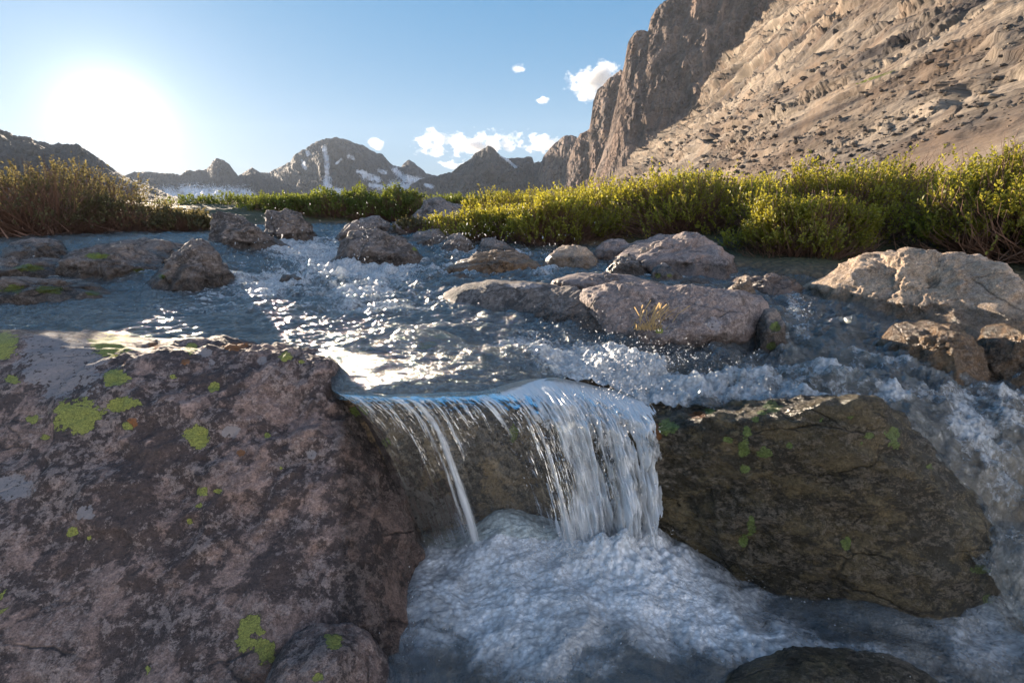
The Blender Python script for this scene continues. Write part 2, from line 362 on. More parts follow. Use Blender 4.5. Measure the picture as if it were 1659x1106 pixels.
# rubble strewn over the slab slope: nobody could count it
def rubble():
    bm = bmesh.new(); bmesh.ops.create_icosphere(bm, subdivisions=1, radius=1)
    bv = np.array([q.co[:] for q in bm.verts]); bf = np.array([[w.index for w in q.verts] for q in bm.faces]); bm.free()
    r = np.random.RandomState(5); nr, nc = RV.shape[:2]; V = []; F = []; k = 0
    N = 22000
    ii = (r.rand(N)**2.2*nr*.7).astype(int); jj = (r.rand(N)*nc*.98).astype(int)
    cl = fbm(c3(RV[ii, jj, 0]*.03, RV[ii, jj, 1]*.03, RV[ii, jj, 2]*.06), 3)
    for i, j, c in zip(ii, jj, cl):
        if c < -.25+.75*sstep(.12, .4, i/nr): continue
        s = (.09+.38*r.rand()**5)*(.5+RV[i, j, 1]/130)
        q = bv*(1+.35*r.normal(size=bv.shape)*.6)*np.array([1, 1.2, .7])*s
        a = r.rand()*6.28; ca, sa = math.cos(a), math.sin(a)
        q = q@np.array([[ca, -sa, 0], [sa, ca, 0], [0, 0, 1]])
        V.append(q+RV[i, j]+np.array([-.25, 0, .15])*s); F.append(bf+k); k += len(bv)
    V_ = np.concatenate(V)
    o = make('scree', V_, np.concatenate(F), M_ramp, {'green': np.full(k, -1.)}, False)
    sv = o.data.attributes.new('strata', 'FLOAT_VECTOR', 'POINT'); sv.data.foreach_set('vector', V_.astype(np.float32).ravel())
    tag(o, 'grey and tan broken rocks strewn over the lower slab slope of the mountain', 'scree', kind='stuff')
rubble()

# ------------------------------------------------------------------ water level and ground
WC = [P(*q) for q in [(100, 500, 0), (300, 520, 0), (0, 520, 0), (420, 540, 0), (540, 596, 0), (640, 612, 0), (760, 612, -.005), (880, 600, -.01), (600, 470, 0), (850, 560, -.005), (300, 470, 0), (100, 480, 0),
      (760, 450, .01), (960, 590, -.05), (1010, 620, -.09), (1100, 640, -.10), (1250, 620, -.09), (1400, 645, -.09), (1200, 600, -.08), (1320, 575, -.06), (1290, 510, .0), (1250, 480, .04), (1100, 455, .05), (950, 440, .05), (1500, 620, -.12),
      (1560, 650, -.16), (1640, 640, -.18), (1600, 690, -.24), (1650, 760, -.36), (1660, 850, -.50), (1800, 760, -.4), (1800, 1000, -.68), (1600, 1060, -.72), (1700, 1000, -.70), (650, 400, .10), (450, 420, .07), (800, 420, .06), (250, 440, .12), (60, 430, .14),
      (430, 388, .25), (560, 396, .15), (700, 392, .18), (300, 395, .28), (50, 400, .30)]]
WC = np.array(WC+[np.array(q, float) for q in [(-6, 3, 0), (-5, 1.5, 0), (-9, 6, .15), (-8, 12, .4), (-2, 14, .4), (4, 14, .45), (6, 8, .2), (6, 4, -.05), (0, 20, .55), (-10, 20, .6), (10, 20, .6), (.5, 1.6, -.12), (-1, 1.7, 0), (6, 1, -.7)]])
def _phi(r): return r
_D = np.linalg.norm(WC[:, None, :2]-WC[None, :, :2], axis=-1)
_n = len(WC); _A = np.zeros((_n+3, _n+3)); _A[:_n, :_n] = _phi(_D)-np.eye(_n)*.02; _A[:_n, _n] = 1; _A[:_n, _n+1:] = WC[:, :2]; _A[_n:, :_n] = _A[:_n, _n:].T
_w = np.linalg.solve(_A, np.concatenate([WC[:, 2], [0, 0, 0]]))
def wz(x, y):
    x = np.asarray(x, float); y = np.asarray(y, float); s = _w[_n]+_w[_n+1]*x+_w[_n+2]*y
    for i in range(_n): s = s+_w[i]*np.sqrt((x-WC[i, 0])**2+(y-WC[i, 1])**2+1e-4)
    return s
def on_water(px, py):
    z = 0.
    for _ in range(12):
        q = P(px, py, min(z, .6)); z = .5*z+.5*float(wz(q[0], q[1]))
    return P(px, py, z)
BANKR = np.array([(-1.5, 60), (-1.3, 16), (-.9, 11.4), (.7, 8.6), (1.7, 7.9), (2.4, 5.9), (2.9, 5.1), (5, 4.6), (9, 3)])
BANKL = np.array([(-40, 5), (-14, 7), (-8, 9.2), (-4, 12.5), (-2.2, 15), (-2, 60)])
def seg_dist(x, y, L):
    best = np.full(x.shape, 1e9); sg = np.ones(x.shape)
    for a, b in zip(L[:-1], L[1:]):
        d_ = b-a; t = np.clip(((x-a[0])*d_[0]+(y-a[1])*d_[1])/(d_@d_), 0, 1)
        dd = np.hypot(x-a[0]-t*d_[0], y-a[1]-t*d_[1]); s = np.sign((x-a[0])*d_[1]-(y-a[1])*d_[0])
        m = dd < best; best = np.where(m, dd, best); sg = np.where(m, s, sg)
    return best*sg
def bank(x, y):
    """positive metres up the bank, negative in the stream"""
    r = -seg_dist(x, y, BANKR)          # right side of the line going near
    l = -seg_dist(x, y, BANKL)
    return np.maximum(r, l)
def ground_z(x, y):
    b = bank(x, y); r = np.hypot(x, y)
    w = np.where(r < 22, wz(np.clip(x, -14, 10), np.clip(y, 0, 20)), .55)
    nz = fbm(c3(x*.9, y*.9, 0.*x), 4)
    bed = w-.17+.10*nz
    deep = -1.12+.08*nz
    pool = sstep(2.35, 1.95, y)
    bed = bed*(1-pool)+deep*pool
    top = w+.04+.10*np.clip(b, 0, 3)+.06*nz
    top = np.where(r > 30, .6+.0*r+fbm(c3(x*.02, y*.02, 0*x), 3)*np.clip((r-30)/80, 0, 1)*.5, top)
    k = sstep(-.35, .15, b+.25*nz)
    return bed*(1-k)+top*k
def ground():
    nr, nc = 620, 420
    r = np.concatenate([.4*np.exp(np.linspace(0, math.log(30/.4), nr-60)), 30*np.exp(np.linspace(.05, math.log(2750/30), 60))])
    a = np.linspace(-1.35, 1.35, nc); R, A = np.meshgrid(r, a, indexing='ij')
    x, y = (R*np.sin(A)).ravel(), (R*np.cos(A)).ravel()-.3
    z = ground_z(x, y)
    t = NT('stream_bed_and_soil'); pos = t.n('NewGeometry').outputs['Position']
    n1 = t.noise(pos, 6, 6, .65, .5); v = t.n('TexVoronoi', {'Vector': pos, 'Scale': 16.}); n2 = t.noise(pos, 60, 4, .6)
    c = t.mix(t.mr(n1, .35, .65), (.085, .06, .035), (.24, .18, .11))
    c = t.mix(t.mr(v.outputs['Distance'], .3, .6, 0, .6), c, (.03, .022, .015))
    c = t.mix(t.mr(n2, .4, .6, 0, .5), c, (.13, .10, .07))
    g = t.attr('bank'); c = t.mix(t.mr(g, 0, .5), c, t.mix(t.mr(n2, .4, .6), (.035, .03, .018), (.07, .075, .025)))
    h = t.math('ADD', n1, t.math('MULTIPLY', v.outputs['Distance'], -.6))
    bs = t.n('BsdfPrincipled', {'Base Color': c, 'Roughness': .8, 'Normal': t.bump(h, .05)}); t.set(t.out.inputs[0], bs.outputs[0])
    o = make('ground', np.stack([x, y, z], 1), grid_faces(nr, nc), t.m, {'bank': bank(x, y)})
    tag(o, kind='structure')
ground()

# ------------------------------------------------------------------ rocks
_ico = {}
def ico(n):
    if n not in _ico:
        bm = bmesh.new(); bmesh.ops.create_icosphere(bm, subdivisions=n, radius=1)
        _ico[n] = (np.array([q.co[:] for q in bm.verts]), np.array([[w.index for w in q.verts] for q in bm.faces])); bm.free()
    return _ico[n]
FOOT = []          # rock footprints on the water for foam collars: x, y, rx, ry, strength
def blobs(px, py, L):
    s = np.full(px.shape, -1.)
    for q in L:
        x, y, a = q[:3]; b = q[3] if len(q) > 3 else a
        s = np.maximum(s, 1-np.hypot((px-x)/a, (py-y)/b))
    return np.clip(s, -1, 1)*.9
def rock_attrs(v, wetz, lich, pale, ora, wetfn=None):
    px, py = proj(v)
    wet = np.clip(1-(v[:, 2]-wetz)/.10, 0, 1) if wetfn is None else wetfn(v, px, py)
    return {'lichen': blobs(px, py, lich) if lich else np.full(len(v), -1.), 'pale': blobs(px, py, pale) if pale else np.full(len(v), -1.),
            'orange': blobs(px, py, ora) if ora else np.full(len(v), -1.), 'wet': wet}
def boulder(label, out, base, T, mat, seed, sub=5, box=2.5, cuts=9, amp=.09, xcut=(), group=None, lich=None, foam=1., wet=.08, sink=.35, name='boulder', wetfn=None, cutk=1., zfix=None):
    out = np.array(out, float); pxm = .5*(out[0, 0]+out[-1, 0])
    F = on_water(pxm, base) if zfix is None else P(pxm, base, zfix); az = math.atan2(F[0], F[1]); ex = np.array([math.cos(az), -math.sin(az), 0]); nn = np.array([math.sin(az), math.cos(az), 0])
    C = F+nn*T
    pts = []
    for x, y in out:
        r = ray(x, y); t_ = ((C-np.array([0, 0, CAMZ]))@nn)/(r@nn); q = np.array([0, 0, CAMZ])+r*t_-C
        pts.append((q@ex, q[2]))
    pts = np.array(pts); hgt = pts[:, 1].max()-min(0, pts[:, 1].min())
    wdt = pts[:, 0].max()-pts[:, 0].min()
    zb = min(0, pts[:, 1].min())-max(sink*hgt, .12)
    cu = .5*(pts[:, 0].max()+pts[:, 0].min()); cv = min(.35*pts[:, 1].max()+.0, .45*hgt)
    full = list(map(tuple, pts))+[(pts[-1, 0]+.05*wdt, pts[-1, 1]-.1*hgt), (pts[-1, 0], zb), (cu, zb-.05), (pts[0, 0], zb), (pts[0, 0]-.05*wdt, pts[0, 1]-.1*hgt)]
    full = np.array(full)-np.array([cu, cv]); K = len(full)
    V, Fc = ico(sub)
    phi = np.arctan2(V[:, 2], V[:, 0]); NB = 720; ph = np.linspace(-math.pi, math.pi, NB); R = np.zeros(NB)
    dx, dy = np.cos(ph), np.sin(ph)
    for i in range(K):
        a = full[i]; b = full[(i+1) % K]; e = b-a
        den = dx*e[1]-dy*e[0]; den = np.where(np.abs(den) < 1e-9, 1e-9, den)
        t_ = (a[0]*e[1]-a[1]*e[0])/den; s_ = (a[0]*dy-a[1]*dx)/den
        ok = (t_ > 0) & (s_ >= -.001) & (s_ <= 1.001); R = np.where(ok, np.maximum(R, t_), R)
    R = np.where(R <= 0, np.median(R[R > 0]), R)
    kk = 7; Rp = np.concatenate([R[-kk-1:-1], R, R[1:kk+1]]); R = np.convolve(Rp, np.ones(2*kk+1)/(2*kk+1), 'valid')
    Rv = np.interp(phi, ph, R)
    hyp = np.hypot(V[:, 0], V[:, 2]); s = (hyp**box+np.abs(V[:, 1])**box)**(-1/box)
    q = np.stack([V[:, 0]*s*Rv, V[:, 1]*s*T, V[:, 2]*s*Rv], 1)
    rs = np.random.RandomState(seed); S = np.array([.5*wdt, T, .5*hgt]); Sz = S.mean()
    for _ in range(cuts):
        m = rs.normal(size=3)*np.array([.8, .5, .8]); m[1] = -abs(m[1])-.7; m[2] = abs(m[2])*.9; m /= np.linalg.norm(m)
        pr = q/S; h = (rs.uniform(.55, .82))*cutk; dd = pr@m-h; q = q-np.maximum(dd, 0)[:, None]*m*S*.88
    for wn_, hh in xcut:
        wn_ = np.array(wn_, float); m = np.array([wn_@ex, wn_@nn, wn_[2]]); m /= np.linalg.norm(m); dd = q@m; lim = dd.max()*hh; q = q-np.maximum(dd-lim, 0)[:, None]*m*.93
    dirn = q/np.maximum(np.linalg.norm(q, axis=1), 1e-6)[:, None]
    sd3 = np.array([seed*3.7, seed*1.3, 0])
    amp_ = amp*min(Sz, .6)*1.5
    q = q+dirn*(fbm(q/Sz*1.6+sd3, 3)[:, None]*amp_*1.2 + (ridged(q/Sz*2.6+sd3, 5, .55)[:, None]-.55)*amp_*.9+fbm(q*22+sd3, 3, .6)[:, None]*.0035)
    v = C+(q[:, 0]+cu)[:, None]*ex+q[:, 1][:, None]*nn+np.array([0, 0, 1.])*((q[:, 2]+cv)[:, None])
    o = make(name, v, Fc, mat, rock_attrs(v, F[2]+wet, lich, None, None, wetfn), True, origin=(C[0], C[1], F[2]))
    tag(o, label, 'boulder' if name == 'boulder' else 'rock', group or 'boulders in the stream')
    if foam: FOOT.append((C[0], C[1], math.atan2(ex[1], ex[0]), .5*wdt, T, foam))
    return o

def hull_rock(name, label, pts, mat, sub, p, amp, seed, center=None, lich=None, pale=None, ora=None, wetfn=None, wetz=-9, group=None, fine=.006, scale=1.0, strat=None):
    pts = np.array(pts, float); C = pts.mean(0) if center is None else np.array(center, float)
    bm = bmesh.new()
    for q in pts: bm.verts.new(q)
    bmesh.ops.convex_hull(bm, input=bm.verts); bm.normal_update()
    PL = []
    for f_ in bm.faces:
        n = np.array(f_.normal[:]); 
        if np.linalg.norm(n) < .5: continue
        h = (np.array(f_.verts[0].co[:])-C)@n
        if h < 0: n, h = -n, -h
        PL.append((n, max(h, .02)))
    bm.free()
    V, F = ico(sub); s = np.zeros(len(V))
    uniq = []
    for n, h in PL:
        if any(n@m > .9995 for m, _ in uniq): continue
        uniq.append((n, h))
    for n, h in uniq: s += np.maximum(V@n, 0)**p/h**p
    q = V*(s**(-1./p))[:, None]
    sd3 = np.array([seed*3.1, seed*1.7, seed*.3]); Q = q/scale
    if strat is not None: Q = Q@np.array(strat).T
    D = fbm(Q*1.3+sd3, 3)*amp*1.3+(ridged(Q*2.3+sd3, 6, .58)-.5)*amp+fbm(Q*9+sd3, 4, .62)*amp*.32+fbm(q*60+sd3, 2)*fine*.5
    v = C+q+V*D[:, None]
    o = make(name, v, F, mat, rock_attrs(v, wetz, lich, pale, ora, wetfn), True, origin=C)
    return tag(o, label, 'boulder', group)

def bk(q, dy, dz): return np.array(q)+np.array([q[0]*dy*.3, dy, dz])
# --- the large lichened boulder filling the left foreground
top = [P(-420, 515, .16), P(-200, 522, .16), P(0, 529, .155), P(200, 541, .15), P(400, 549, .14), P(480, 560, .125), P(530, 583, .08), P(560, 640, -.06)]
lb = top+[bk(q, .55, -.12) for q in top]+[P(-600, 1300, -.85), P(0, 1330, -.85), P(380, 1300, -.85), P(690, 1160, -.85), np.array([-.2, 1.5, -1.4]), np.array([-2.2, 1.2, -1.4]), P(672, 800, -.50), P(700, 930, -.74), P(0, 700, -.2), P(300, 700, -.22)]
lb += [np.array([-2.6, 3.2, -1.1]), np.array([-.6, 2.8, -1.1])]
YL = [(178, 558, 27, 17), (308, 563, 9, 10), (187, 613, 17, 12), (125, 672, 38, 22), (135, 690, 22, 14), (200, 652, 28, 10), (190, 660, 14, 8), (320, 706, 18, 18), (348, 627, 8, 8), (461, 578, 11, 7), (330, 797, 10, 8), (352, 795, 9, 4), (322, 818, 6, 5),
      (305, 845, 8, 8), (118, 862, 9, 8), (145, 871, 5, 5), (408, 1010, 17, 18), (398, 1042, 16, 18), (430, 1050, 22, 20), (0, 560, 28, 22), (0, 975, 9, 30), (52, 678, 11, 8), (72, 708, 10, 5), (433, 705, 5, 4), (280, 610, 6, 5), (487, 586, 4, 3),
      (203, 548, 12, 8), (150, 562, 4, 4), (20, 615, 12, 8), (240, 1090, 8, 8), (455, 758, 4, 3), (205, 690, 9, 7), (212, 610, 4, 4), (540, 985, 4, 6)]
left = hull_rock('boulder', 'huge dark reddish boulder with yellow green lichen patches filling the left foreground', lb, M_left, 7, 18, .075, 2, center=(-1.1, 2.35, -.55),
     lich=YL, pale=[(100, 592, 70, 46), (70, 560, 34, 22), (330, 570, 12, 8), (342, 588, 8, 8), (425, 583, 7, 6), (372, 700, 14, 9), (140, 830, 14, 12), (20, 790, 30, 22), (505, 735, 8, 8)], ora=[(215, 685, 11, 8), (390, 733, 10, 5), (385, 560, 26, 6), (300, 585, 8, 5), (250, 560, 10, 6)],
     wetfn=lambda v, px, py: np.clip(.9*sstep(500, 600, px)+.9*sstep(950, 1150, py)*sstep(200, 500, px), 0, 1), fine=.006)
# --- ledge under the fall
lt = [P(505, 603, -.03), P(600, 628, -.035), P(760, 624, -.035), P(880, 604, -.05), P(985, 606, -.13)]
lg = lt+[bk(q, .75, -.0) for q in lt]+[P(575, 650, -.09), P(750, 645, -.09), P(980, 665, -.17)]
lg += [np.array([-.95, 2.18, -1.2]), np.array([-.3, 2.06, -1.2]), np.array([.25, 2.02, -1.2]), np.array([.52, 2.1, -1.2]), np.array([-1.1, 3., -1.]), np.array([.9, 3., -1.])]
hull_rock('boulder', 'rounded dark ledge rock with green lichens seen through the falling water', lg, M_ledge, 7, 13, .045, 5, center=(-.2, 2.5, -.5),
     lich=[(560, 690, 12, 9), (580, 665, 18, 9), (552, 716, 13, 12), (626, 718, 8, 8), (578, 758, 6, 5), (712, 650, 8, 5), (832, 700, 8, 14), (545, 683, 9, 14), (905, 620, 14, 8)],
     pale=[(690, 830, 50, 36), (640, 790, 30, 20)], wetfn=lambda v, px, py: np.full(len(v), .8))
# --- right foreground boulder
rt = [P(972, 712, -.18), P(1000, 672, -.10), P(1080, 668, -.08), P(1180, 666, -.07), P(1260, 658, -.05), P(1400, 660, -.03), P(1446, 638, .09), P(1484, 642, .08), P(1515, 676, -.01), P(1550, 715, -.12), P(1600, 790, -.30)]
rb = rt+[bk(q, .75, -.22) for q in rt]+[P(1020, 790, -.4), P(1085, 890, -.70), P(1200, 960, -.85), P(1330, 1030, -.98), P(1480, 1090, -1.0), P(1665, 1060, -.95), P(1690, 960, -.76), P(1660, 870, -.52), PY(1180, 760, 1.80), PY(1300, 790, 1.72), PY(1430, 760, 1.74), PY(1480, 900, 1.60)]
rb += [np.array([.5, 2.3, -1.1]), np.array([2.2, 2.1, -1.1])]
hull_rock('boulder', 'large brown boulder with green lichens right of the falling water, foam behind its top', rb, M_right, 7, 16, .075, 9, center=(1.1, 2.25, -.55),
     lich=[(1250, 660, 15, 9), (1235, 668, 8, 5), (1078, 690, 9, 12), (1092, 692, 7, 8), (1210, 700, 8, 10), (1205, 725, 8, 14), (1238, 732, 11, 8), (1206, 760, 8, 6), (1218, 848, 6, 13), (1205, 876, 7, 9), (1447, 702, 11, 10), (1450, 720, 8, 7), (1378, 674, 8, 6),
           (1180, 712, 8, 4), (1408, 706, 7, 5), (1395, 718, 5, 5), (1280, 722, 5, 4), (1330, 680, 5, 4), (1590, 922, 18, 6), (1600, 970, 10, 8), (1370, 880, 8, 10), (1150, 665, 9, 5), (1225, 680, 6, 5), (1505, 755, 6, 4), (1570, 700, 10, 6)],
     ora=[(1130, 672, 18, 6), (1060, 700, 10, 14)], wetfn=lambda v, px, py: .55+.4*sstep(1100, 1600, px)+0*py, strat=((.7, 0, 0), (0, 1, 0), (.3, 0, 1.5)))
# --- whaleback slabs in mid stream
sl = [P(712, 487, .02), P(722, 462, .12), P(770, 452, .19), P(850, 453, .20), P(905, 462, .2), P(960, 475, .18), P(1020, 520, .02), P(1010, 590, -.14), P(900, 590, -.2), P(760, 530, -.12), P(735, 500, -.05)]
sl += [P(760, 470, -.3), P(1000, 480, -.3)]
hull_rock('boulder', 'low dark wet whaleback slab in mid stream, thin water running off it', sl, M_dark, 7, 12, .065, 14, center=P(880, 530, 0)+np.array([0, .25, -.1]), wetfn=lambda v, px, py: np.clip(.15+.9*sstep(470, 520, py-(px-720)*.08), 0, 1), pale=[(740, 495, 22, 6), (850, 462, 30, 4)])
s2 = [P(925, 478, .17), P(955, 462, .25), P(1050, 460, .27), P(1150, 466, .26), P(1200, 472, .24), P(1240, 490, .17), P(1248, 520, .06), P(1240, 585, -.2), P(1120, 610, -.26), P(1010, 600, -.2), P(990, 540, -.0), P(1100, 540, .05), P(1200, 530, .06), P(1100, 470, -.3), P(1230, 500, -.3)]
hull_rock('boulder', 'broad pale pinkish slab in mid stream with a grass tuft growing in its crack', s2, M_slab, 7, 12, .07, 17, center=P(1110, 545, 0)+np.array([0, .3, -.1]), lich=[(1080, 583, 5, 4), (1240, 560, 8, 8), (1068, 535, 6, 4)], pale=[(1158, 525, 12, 9)],
     wetfn=lambda v, px, py: sstep(520, 575, py-(px-1100)*.05+8*np.sin(px*.05)))
boulder('low sunlit hump of rock behind the mid stream slabs', [(885, 468), (900, 452), (935, 445), (1000, 447), (1050, 455), (1085, 465)], 474, .35, M_slab, 21, 6, wet=.0, foam=0)

boulder('big sunlit tan boulder at the right edge below the hedge', [(1286, 486), (1310, 460), (1350, 435), (1400, 418), (1440, 412), (1530, 414), (1580, 426), (1620, 450), (1690, 475), (1760, 520)], 556, .85, M_tan, 25, 7, box=2.2, cuts=4, amp=.10, xcut=[((-.8, -.42, .42), .48), ((-.35, -.5, .8), .72)], foam=.5, wet=.12, group='boulders along the right bank')
boulder('tan wet rounded boulder below the big sunlit one, nearer its left end', [(1432, 552), (1450, 532), (1490, 524), (1540, 530), (1580, 555), (1600, 600)], 606, .3, M_brown, 26, 6, xcut=[((-.8, -.42, .5), .6)], foam=.3, wet=.3, group='boulders along the right bank')
boulder('brown wet boulder cut off by the right edge of the photo', [(1560, 570), (1590, 538), (1620, 530), (1659, 535), (1720, 560), (1760, 600)], 640, .3, M_brown, 28, 6, xcut=[((-.8, -.42, .5), .6)], foam=.3, wet=.3, group='boulders along the right bank')
boulder('dark rock with green lichen at the right end of the pale slab', [(1228, 520), (1240, 503), (1256, 500), (1268, 520), (1272, 552)], 570, .16, M_dark, 29, 5, lich=[(1255, 530, 9, 7), (1250, 560, 7, 6)], foam=.3)
G2 = 'boulders in the upper stream'
B = [
 ('large dark wet boulder splitting the rapids in mid stream', [(537, 416), (545, 395), (560, 380), (590, 372), (620, 377), (650, 390), (680, 408), (702, 430)], 434, .55, M_dark, 31, 6),
 ('squarish grey boulder behind the large dark mid stream one', [(578, 367), (581, 352), (600, 347), (620, 350), (634, 370)], 380, .5, M_grey, 32, 5),
 ('low pointed grey rock left of the squarish boulder', [(540, 390), (560, 368), (580, 357), (592, 374)], 394, .45, M_grey, 33, 5),
 ('small pointed pale rock right of the squarish boulder', [(629, 376), (648, 352), (655, 354), (664, 378)], 382, .35, M_grey, 34, 5),
 ('tall pyramid shaped grey boulder between the far hedges', [(660, 366), (680, 338), (700, 320), (712, 318), (725, 326), (748, 340), (764, 358)], 372, .9, M_grey, 35, 6),
 ('smooth rounded pale boulder in front of the pyramid boulder', [(686, 380), (700, 352), (720, 342), (750, 339), (775, 342), (792, 378)], 384, .7, M_slab, 36, 6),
 ('low flat grey rock at the waterline below the pale rounded boulder', [(656, 394), (668, 378), (690, 373), (728, 373), (738, 394)], 399, .4, M_grey, 37, 5),
 ('small tan rounded rock just left of the right hand hedge', [(719, 396), (726, 380), (745, 378), (760, 388), (772, 406)], 411, .3, M_grey, 38, 5),
 ('grey rounded rock behind the rock with foam on its back', [(772, 408), (783, 388), (800, 386), (820, 395), (840, 408)], 416, .3, M_grey, 39, 5),
 ('brown rounded boulder with white water pouring over its back', [(712, 443), (740, 425), (780, 412), (820, 405), (855, 408), (866, 420), (879, 443)], 446, .42, M_brown, 40, 6),
 ('tiny dark rock poking out of smooth water above the wet slab', [(730, 449), (738, 443), (750, 443), (762, 450)], 452, .08, M_dark, 41, 4),
 ('tan rounded boulder at the hedge foot left of the leaning one', [(880, 424), (900, 402), (920, 397), (945, 402), (963, 416), (972, 434)], 436, .35, M_tan, 42, 5),
 ('leaning grey boulder between tan boulder and biggest bank boulder', [(964, 418), (970, 397), (990, 388), (1013, 382), (1021, 393), (1022, 414)], 424, .35, M_slab, 43, 5),
 ('biggest grey bank boulder half hidden under the hedge', [(1003, 420), (1020, 392), (1045, 380), (1075, 376), (1110, 380), (1145, 392), (1180, 415), (1205, 450)], 452, .8, M_slab, 44, 6),
 ('wedge shaped brown rock in front of the biggest bank boulder', [(978, 444), (995, 422), (1020, 412), (1035, 425), (1048, 447)], 450, .22, M_grey, 45, 5),
 ('small upright tan rock perched before the biggest bank boulder', [(1026, 424), (1030, 408), (1045, 401), (1060, 408), (1078, 432)], 438, .2, M_tan, 46, 5),
 ('small low rock with green moss right of the wedge shaped rock', [(1053, 451), (1060, 432), (1075, 426), (1090, 435), (1108, 452)], 456, .18, M_grey, 47, 5),
 ('flat dark rock barely above still water behind the pale slab', [(1095, 460), (1110, 452), (1140, 452), (1158, 461)], 463, .12, M_dark, 48, 5),
 ('small sunlit pointed rock at the water under the hedge tip', [(1175, 474), (1195, 452), (1212, 449), (1224, 474)], 480, .12, M_tan, 49, 5),
 ('shadowed grey rock under the overhanging hedge twigs', [(1180, 462), (1200, 452), (1250, 447), (1290, 456), (1310, 475)], 478, .3, M_slab, 50, 5),
 ('dark shark fin shaped wet rock on the left side of the stream', [(232, 470), (270, 430), (305, 396), (325, 388), (340, 400), (372, 442), (405, 470)], 474, .5, M_dark, 51, 6),
 ('big dark slanting boulder behind the shark fin shaped rock', [(333, 398), (338, 350), (350, 345), (385, 350), (402, 360), (430, 380), (478, 404)], 408, .6, M_dark, 52, 6),
 ('dark humped boulder in front of the left far hedge', [(422, 386), (432, 347), (465, 339), (485, 347), (505, 372), (517, 390)], 392, .6, M_dark, 53, 6),
 ('broad low lichened rock shelf nearest the left edge', [(-120, 470), (-40, 456), (40, 452), (130, 458), (200, 476), (240, 490)], 496, .5, M_dark, 54, 6),
 ('long mossy rock behind the left rock shelf', [(90, 440), (110, 412), (150, 402), (220, 400), (255, 420), (270, 450)], 456, .5, M_dark, 55, 6),
 ('flat wet rock at the left edge with water trickling over it', [(-100, 446), (-60, 425), (20, 418), (90, 422), (150, 445)], 458, .45, M_dark, 56, 5),
 ('low round rock under the backlit shrub at far left', [(0, 412), (15, 392), (45, 388), (85, 388), (105, 396), (112, 414)], 420, .4, M_dark, 57, 5),
 ('long low dark rock under the backlit shrub beside the shark fin rock', [(130, 410), (150, 390), (200, 384), (260, 388), (310, 398), (325, 415)], 428, .5, M_dark, 58, 5),
 ('small dark wet rock in the middle of the splashing rapids', [(448, 462), (460, 446), (478, 443), (494, 460)], 464, .15, M_dark, 59, 5),
]
LI = {54: [(20, 468, 20, 6), (80, 470, 22, 6), (150, 475, 12, 4)], 55: [(160, 415, 16, 5), (230, 440, 14, 5)], 56: [(50, 434, 22, 5)], 31: [(672, 404, 4, 3)], 47: [(1066, 446, 5, 4), (1085, 446, 4, 3)], 51: [(262, 448, 6, 4)]}
for lab, out, base, T, m, sd_, sub in B:
    boulder(lab, out, base, T, m, sd_, sub, group=G2 if sd_ < 51 else 'dark rocks on the left of the stream', lich=LI.get(sd_), amp=.11)
hull_rock('boulder', 'dark half submerged rock at the bottom right corner, foam around it', [P(1140, 1110, -.76), P(1200, 1066, -.73), P(1300, 1040, -.72), P(1420, 1048, -.72), P(1500, 1078, -.73), P(1570, 1125, -.76), P(1250, 1100, -.67), P(1400, 1100, -.66), P(1150, 1250, -.76), P(1500, 1250, -.76), P(1300, 1150, -1.1), P(1450, 1150, -1.1)], M_right, 6, 12, .03, 61, group='dark wet rocks in the plunge pool', wetfn=lambda v, px, py: np.full(len(v), .9))
hull_rock('boulder', 'small dark rock with green lichen at the foot of the huge left boulder', [P(425, 1130, -.66), P(450, 1055, -.60), P(490, 1018, -.60), P(560, 1010, -.62), P(615, 1030, -.66), P(642, 1100, -.76), P(540, 1055, -.55), P(520, 1200, -.7), P(460, 1100, -1.1), P(620, 1060, -1.1)], M_left, 6, 14, .03, 62, lich=[(540, 1040, 12, 11), (530, 1030, 6, 4), (515, 1095, 8, 8)], group='dark wet rocks in the plunge pool', wetfn=lambda v, px, py: np.full(len(v), .35))
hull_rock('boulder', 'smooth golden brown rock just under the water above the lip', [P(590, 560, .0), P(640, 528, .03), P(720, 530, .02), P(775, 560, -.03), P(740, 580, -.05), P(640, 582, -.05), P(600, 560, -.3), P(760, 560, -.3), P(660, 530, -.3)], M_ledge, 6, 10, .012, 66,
          lich=[(690, 560, 20, 6), (720, 545, 14, 4)], wetfn=lambda v, px, py: np.full(len(v), .9))

